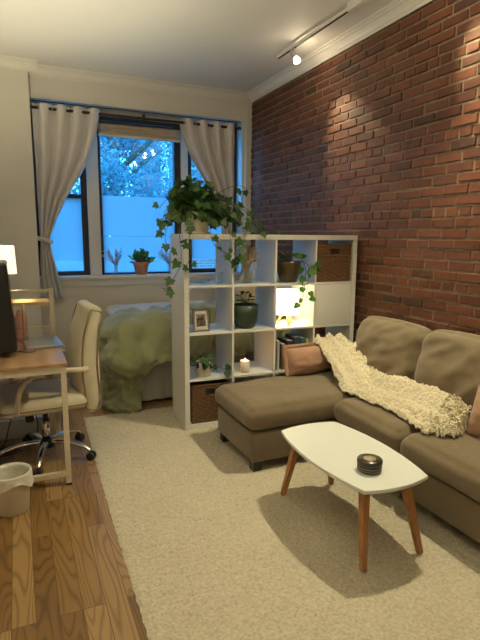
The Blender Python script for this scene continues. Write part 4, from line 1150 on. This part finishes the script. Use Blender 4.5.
# local x along the screen width, -y toward the chair
Tm = Matrix.Translation((0,0,0.295)) @ Matrix.Rotation(radians(-3.2),4,'X')
MB().rbox((0,0.0,0),(0.50,0.10,0.53),0.022,3,M=Tm @ Matrix.Translation((0,0.025,0))).build('housing', M['black'], mo)
MB().box(-0.235,0.235,-0.0265,-0.0245,-0.24,0.25,0,Tm).build('screen', M['screen'], mo)
MB().bar((0,0.10,0.012),(0,0.07,0.26),0.05,0.02).build('stand_neck', M['black'], mo)
MB().rbox((0,0.10,0.006),(0.22,0.15,0.012),0.005,2).build('stand_foot', M['black'], mo)
pg = thing('glass_bottle', 'tall pink glass vase with a wooden stick on the desk', 'vase', (0.003,3.62,DZ+0.0005))
MB().lathe([(0,0),(0.036,0),(0.040,0.006),(0.040,0.16),(0.030,0.20),(0.024,0.225),(0.021,0.225),(0.027,0.198),(0.037,0.158),(0.037,0.012),(0,0.010)], 24).build('body', M['pink_glass'], pg)
MB().tube([(0.01,0.0,0.011),(0.018,-0.004,0.262)], 0.008, 8).build('stick', M['lightwood'], pg)
dl = thing('desk_lamp', 'glowing cream drum shade lamp standing on the desk rack', 'lamp', (-0.085,DY1+0.05,1.0055))
MB().lathe([(0,0),(0.05,0),(0.052,0.006),(0.045,0.012),(0.012,0.018),(0.01,0.03),(0.01,0.22),(0,0.22)], 22).build('stem', M['lightwood'], dl)
MB().lathe([(0.082,0.195),(0.074,0.385),(0.072,0.385),(0.080,0.195),(0.082,0.195)], 32, cap=False).build('lamp_shade', M['shade2'], dl)
MB().lathe([(0.01,0.22),(0.026,0.26),(0.026,0.28),(0.015,0.305),(0,0.31)], 14).build('bulb', M['bulb'], dl)

# ------------------------------------------------------------------ office chair
CX, CY = 0.112, 3.40
ch = thing('office_chair', 'cream leather office chair with chrome five star base', 'chair', (CX,CY,0), radians(4))
def seatfn(p, u):
    p = p.copy(); e = max(0,(1-u.x*u.x))*max(0,(1-u.y*u.y))
    if u.z > 0: p.z += 0.015*e**0.5
    return p
MB().rbox((-0.02,0,0.42),(0.50,0.50,0.088),0.04,4,8,seatfn).build('seat', M['leather'], ch)
MB().rbox((-0.02,0,0.412),(0.505,0.505,0.010),0.0045,2).build('seat_piping', M['piping'], ch)
# backrest: curved slab swept up an S profile (x, z), thick in x, wide in y
prof = [(0.258,0.33),(0.272,0.40),(0.266,0.50),(0.258,0.62),(0.262,0.74),(0.276,0.85),(0.302,0.94),(0.325,1.02)]
cpts = catmull([(a,0,b) for a,b in prof], 6)
def backrest(th, hw, inset=0.0):
    mb = MB(); n = len(cpts); ring = 28; vs = []
    for k, p in enumerate(cpts):
        t = (cpts[min(k+1,n-1)]-cpts[max(k-1,0)]).normalized(); nrm = V((t.z,0,-t.x))   # towards +x (rear)
        f = k/(n-1); w_ = hw*(1-0.12*(2*f-1)**4); 
        endr = min(1, sqrt(max(0.0, 1-((abs(2*f-1)-0.9)/0.1)**2))) if abs(2*f-1) > 0.9 else 1
        for i in range(ring):
            a = 2*pi*i/ring; ca, sa = cos(a), sin(a)
            ex = 0.38; sx = (abs(ca)**ex)*(1 if ca>=0 else -1); sy = (abs(sa)**0.55)*(1 if sa>=0 else -1)
            tk = th/2*(0.35+0.65*endr)*(0.72+0.5*sin(pi*min(1,f*1.15))**2)
            y = sx*w_; off = sy*tk - 0.018*(1-(sx*sx))*(1)
            # front face dishes towards the sitter
            vs.append(p + V((0,y,0)) + nrm*off)
    fs = [(k*ring+i,k*ring+(i+1)%ring,(k+1)*ring+(i+1)%ring,(k+1)*ring+i) for k in range(n-1) for i in range(ring)]
    fs += [tuple(reversed(range(ring))), tuple((n-1)*ring+i for i in range(ring))]
    mb.add(vs, fs, True); return mb
backrest(0.135, 0.225).build('backrest', M['leather'], ch)
for sgn in (-1, 1):
    loop = []
    for off, order in ((-0.046, 1), (0.046, -1)):
        pts = []
        for k in range(2, len(cpts)-2):
            p = cpts[k]; t = (cpts[k+1]-cpts[k-1]).normalized(); nrm = V((t.z,0,-t.x)); f = k/(len(cpts)-1); w_ = 0.225*(1-0.12*(2*f-1)**4)
            tp = min(1, 0.35+min(f,1-f)*8)
            pts.append(p + V((0,sgn*w_*0.985,0)) + nrm*off*tp)
        loop += pts[::order]
    MB().tube(loop, 0.006, 6, closed=True).build('seam', M['piping'], ch)
for sgn in (-1, 1):
    y = sgn*0.275
    pts = catmull([(0.235,sgn*0.225,0.635),(0.19,y,0.645),(0.05,y,0.655),(-0.06,y,0.645),(-0.13,y,0.60),(-0.165,y,0.54),(-0.18,y,0.46),(-0.185,sgn*0.266,0.40)],6)
    MB().tube(pts, 0.019, 10, flat=0.8).build('armrest', M['cream_metal'], ch)
MB().tube([(0,0,0.12),(0,0,0.27)], 0.026, 16).build('gas_cylinder', M['chrome'], ch)
MB().tube([(0,0,0.265),(0,0,0.36)], 0.016, 12).build('piston', M['black'], ch)
MB().rbox((-0.01,0,0.358),(0.22,0.16,0.034),0.01,2).build('tilt_mechanism', M['black'], ch)
MB().rbox((-0.10,-0.05,0.325),(0.05,0.05,0.09),0.012,2).build('lever', M['black'], ch)
MB().lathe([(0,0.075),(0.045,0.075),(0.048,0.085),(0.042,0.12),(0.03,0.13),(0,0.13)], 18).build('hub', M['black'], ch)
for k in range(5):
    a = radians(-107+72*k); d = V((cos(a),sin(a),0)); R5 = 0.305
    lg = MB().tube(catmull([d*0.03+V((0,0,0.112)), d*0.15+V((0,0,0.115)), d*0.26+V((0,0,0.092)), d*R5+V((0,0,0.062))],5), [0.022]*6+[0.019]*6+[0.016]*4, 10, flat=0.7).build('base_leg', M['chrome'], ch)
    s_ = V((-d.y,d.x,0)); ctr = d*R5
    cs = MB()
    for e in (-1,1):
        c0 = ctr + s_*e*0.007 + V((0,0,0.0285)); c1 = ctr + s_*e*0.026 + V((0,0,0.0285))
        cs.tube([c0,c0.lerp(c1,0.15),c0.lerp(c1,0.85),c1],[0.022,0.027,0.027,0.020],16)
    cs.tube([ctr+V((0,0,0.028)),ctr+V((0,0,0.065))],0.008,8)
    cs.build('caster', M['black'], lg)

# ------------------------------------------------------------------ wastebasket and under-desk clutter
wbk = thing('wastebasket', 'small ivory wastebasket with a white bin liner beside the desk', 'bin', (-0.098,2.775,0))
MB().lathe([(0,0.0),(0.080,0.0),(0.084,0.004),(0.097,0.213),(0.100,0.216),(0.095,0.216),(0.080,0.008),(0,0.006)], 32).build('bin_body', M['bin'], wbk)
def linerf(u, v):
    a = 2*pi*u; n = noise.noise(V((cos(a)*2.2,sin(a)*2.2,v*2.0)))
    if v < 0.4: t = v/0.4; r = 0.088+0.008*t; z = 0.11+0.110*t; r -= 0.004+0.006*abs(n)
    else:
        t = (v-0.4)/0.6; L = 0.07+0.035*noise.noise(V((cos(a)*1.4,sin(a)*1.4,9))); r = 0.1045+0.006*t+0.008*n*t+0.004*sin(9*a)*t; z = 0.223-L*t
        if t < 0.08: r = 0.099+0.006*t/0.08; z = 0.2225
    return (r*cos(a), r*sin(a), z)
MB().grid(72,22,linerf).build('liner', M['liner'], wbk, mods=[SOLID(0.0012)])
bxm = plain('pale_blue_grey_plastic', (0.74,0.78,0.82), 0.4)
sb = thing('storage_box', 'low pale plastic storage box on the floor under the desk', 'box', (-0.05,3.93,0.0))
MB().box(-0.20,0.20,-0.12,0.12,0.0,0.13,0.008).build('body', bxm, sb)
MB().box(-0.205,0.205,-0.125,0.125,0.1305,0.145,0.004).build('lid', bxm, sb)
ps = thing('power_strip', 'white power strip with red light on the low storage box', 'power strip', (-0.05,3.90,0.1455), radians(10))
MB().rbox((0,0,0.02),(0.30,0.06,0.04),0.008,2).build('body', M['white'], ps)
for k in range(4): MB().lathe([(0,0.0402),(0.017,0.0402),(0.017,0.041),(0,0.041)],16,(-0.06+0.05*k,0,0)).build('outlet', M['black'], ps)
MB().box(-0.125,-0.105,-0.014,0.014,0.040,0.045).build('switch', M['led'], ps)
for k in range(2): MB().rbox((-0.01+0.05*k,0,0.065),(0.035,0.045,0.045),0.006,2).build('plug', M['black'], ps)
ccol = [(0.09*cos(a)*(1-0.02*a), 0.06*sin(a)*(1-0.02*a), 0.006+0.0035*a*0.5) for a in [0.3*i for i in range(62)]]
ccb = MB().tube(ccol, 0.0045, 6, M=Matrix.Translation((-0.14,3.55,0)))
tag(ccb.build('coiled_cable', M['black']), 'coiled dark cable lying on the floor under the desk', 'cable')
c2 = MB().tube(catmull([(-0.06,3.885,0.237),(-0.08,3.78,0.26),(-0.12,3.76,0.12),(-0.16,3.68,0.01),(-0.25,3.55,0.008)],8),0.004,6)
tag(c2.build('hanging_cable', M['black']), 'dark cable looping down from the power strip under the desk', 'cable')
c3 = MB().tube(catmull([(-0.01,3.893,0.237),(0.03,3.80,0.25),(0.07,3.775,0.12),(0.05,3.76,0.01),(-0.02,3.74,0.008)],8),0.004,6)
tag(c3.build('hanging_cable', M['black']), 'second dark cable from the power strip, closer to the chair base', 'cable')

# ------------------------------------------------------------------ track light
TX = 2.258
tr = thing('track_light', 'ceiling track with bright spot heads along the brick wall', 'track light', (TX,0,ZC))
MB().box(-0.011,0.011,0.6,4.27,-0.05,-0.028).box(-0.012,0.012,0.8,1.0,-0.028,0).box(-0.012,0.012,2.9,3.14,-0.028,0).build('rail', M['trim'], tr)
MB().box(-0.008,0.008,0.61,4.26,-0.054,-0.0503).build('contact_slot', M['matt_black'], tr)
MB().rbox((0,3.07,-0.036),(0.06,0.26,0.060),0.008,2).build('feed_box', M['white'], tr)
def head(y, aim, watts, size, blend, label=None, bulb_pt=0.0):
    hd = MB(); p0 = V((0,y,-0.05)); p1 = V((0,y,-0.085))
    a = (V(aim) - V((TX,y,ZC-0.10))).normalized()
    h = MB().box(-0.012,0.012,y-0.03,y+0.03,-0.06,-0.05).tube([p0,p1],0.006,8).build('spot_head', M['steel'], tr)
    q = V((0,0,1)).rotation_difference(a).to_matrix().to_4x4()
    T = Matrix.Translation(p1) @ q
    MB().lathe([(0.0,-0.012),(0.018,-0.010),(0.020,0.0),(0.020,0.03),(0.024,0.05),(0.021,0.05),(0.017,0.03),(0.0,0.028)],20,M=T).build('lamp_holder', M['steel'], h)
    MB().lathe([(0.012,0.03),(0.018,0.045),(0.029,0.07),(0.031,0.08),(0.026,0.092),(0.0,0.097)],20,M=T).build('bulb', M['bulb'], h)
    L = bpy.data.lights.new('spot', 'SPOT'); L.energy = watts; L.color = (1.0,0.91,0.59); L.spot_size = radians(size); L.spot_blend = blend; L.shadow_soft_size = 0.03
    lo = bpy.data.objects.new('spot_light', L); COL.objects.link(lo)
    lo.location = V((TX,y,ZC-0.085)) + a*0.115; lo.rotation_euler = a.to_track_quat('-Z','Y').to_euler()
    if bulb_pt:
        P = bpy.data.lights.new('bulb_glow', 'POINT'); P.energy = bulb_pt; P.color = (1.0,0.78,0.5); P.shadow_soft_size = 0.03
        po_ = bpy.data.objects.new('bulb_glow', P); COL.objects.link(po_); po_.location = V((TX,y,ZC-0.085)) + a*0.135
head(4.0, (2.60,3.62,2.15), 70, 60, 0.9, bulb_pt=2.0)
head(2.56, (2.607,2.28,2.45), 48, 58, 0.9, bulb_pt=0.5)
head(2.25, (1.55,1.9,0.0), 195, 105, 0.8, bulb_pt=1.0)
head(1.10, (2.607,0.8,2.45), 30, 58, 0.9, bulb_pt=0.5)

# ------------------------------------------------------------------ other lights
def light(kind, name, loc, energy, color, rot=None, **kw):
    L = bpy.data.lights.new(name, kind); L.energy = energy; L.color = color
    for k, v in kw.items(): setattr(L, k, v)
    o = bpy.data.objects.new(name, L); COL.objects.link(o); o.location = loc
    if rot: o.rotation_euler = rot
    return o
WARM = (1.0,0.93,0.64)
# flush fixture added unseen behind the viewpoint to supply warm fill light
cl = thing('added_ceiling_light', 'round flush ceiling light added out of view over the entry end for fill', 'ceiling light', (0.3,-0.6,ZC))
MB().lathe([(0.17,0),(0.17,-0.03),(0.165,-0.035),(0,-0.035)],32).build('base', M['white'], cl)
MB().lathe([(0.16,-0.036),(0.15,-0.07),(0.10,-0.095),(0,-0.105)],32,cap=False).build('diffuser', emit('fill_light_diffuser',(1.0,0.82,0.55),6), cl)
light('AREA','ceiling_fill',(0.3,-0.6,ZC-0.12),5,WARM,(0,0,0),shape='DISK',size=0.3)
fl = thing('added_floor_lamp', 'tall uplighter floor lamp added out of view past the near end of the desk', 'lamp', (-0.24,1.55,0))  # unseen lamp added to throw fill light onto the ceiling
MB().lathe([(0,0),(0.14,0),(0.14,0.015),(0.02,0.03),(0.012,0.04),(0.012,1.72),(0,1.72)],24).build('pole', M['matt_black'], fl)
MB().lathe([(0.02,1.70),(0.12,1.76),(0.16,1.84),(0.155,1.84),(0.115,1.765),(0.02,1.71)],28,cap=False).build('bowl_shade', M['steel'], fl)
light('SPOT','uplight_fill',(-0.24,1.55,1.83),190,WARM,(pi,0,0),spot_size=radians(150),spot_blend=0.6,shadow_soft_size=0.08)
x, y, z = shelfpt(2,1,0.465,0.14)
light('POINT','table_lamp_glow',(x,y,z+0.20),22,(1.0,0.74,0.36),shadow_soft_size=0.05)
light('POINT','desk_lamp_glow',(-0.085,DY1+0.05,1.0055+0.33),26,(1.0,0.90,0.60),shadow_soft_size=0.03)
light('SPOT','desk_lamp_upward_glow',(-0.085,DY1+0.05,1.0055+0.335),85,(1.0,0.90,0.60),(pi,0,0),spot_size=radians(140),spot_blend=0.8,shadow_soft_size=0.04)
x, y, z = shelfpt(1,2,0.36,0.075)
light('POINT','candle_glow',(x,y,z+0.12),0.25,(1.0,0.55,0.22),shadow_soft_size=0.01)

# ------------------------------------------------------------------ view
SC.view_settings.view_transform = 'Standard'; SC.view_settings.look = 'None'
SC.view_settings.gamma = 1.0; SC.view_settings.use_curve_mapping = False; SC.view_settings.exposure = 0.0
SC.cycles.use_denoising = True
try: SC.cycles.denoiser = 'OPENIMAGEDENOISE'
except Exception: pass
SC.cycles.max_bounces = 8; SC.cycles.transparent_max_bounces = 12
SC.cycles.sample_clamp_indirect = 4.0
SC.cycles.caustics_reflective = False; SC.cycles.caustics_refractive = False
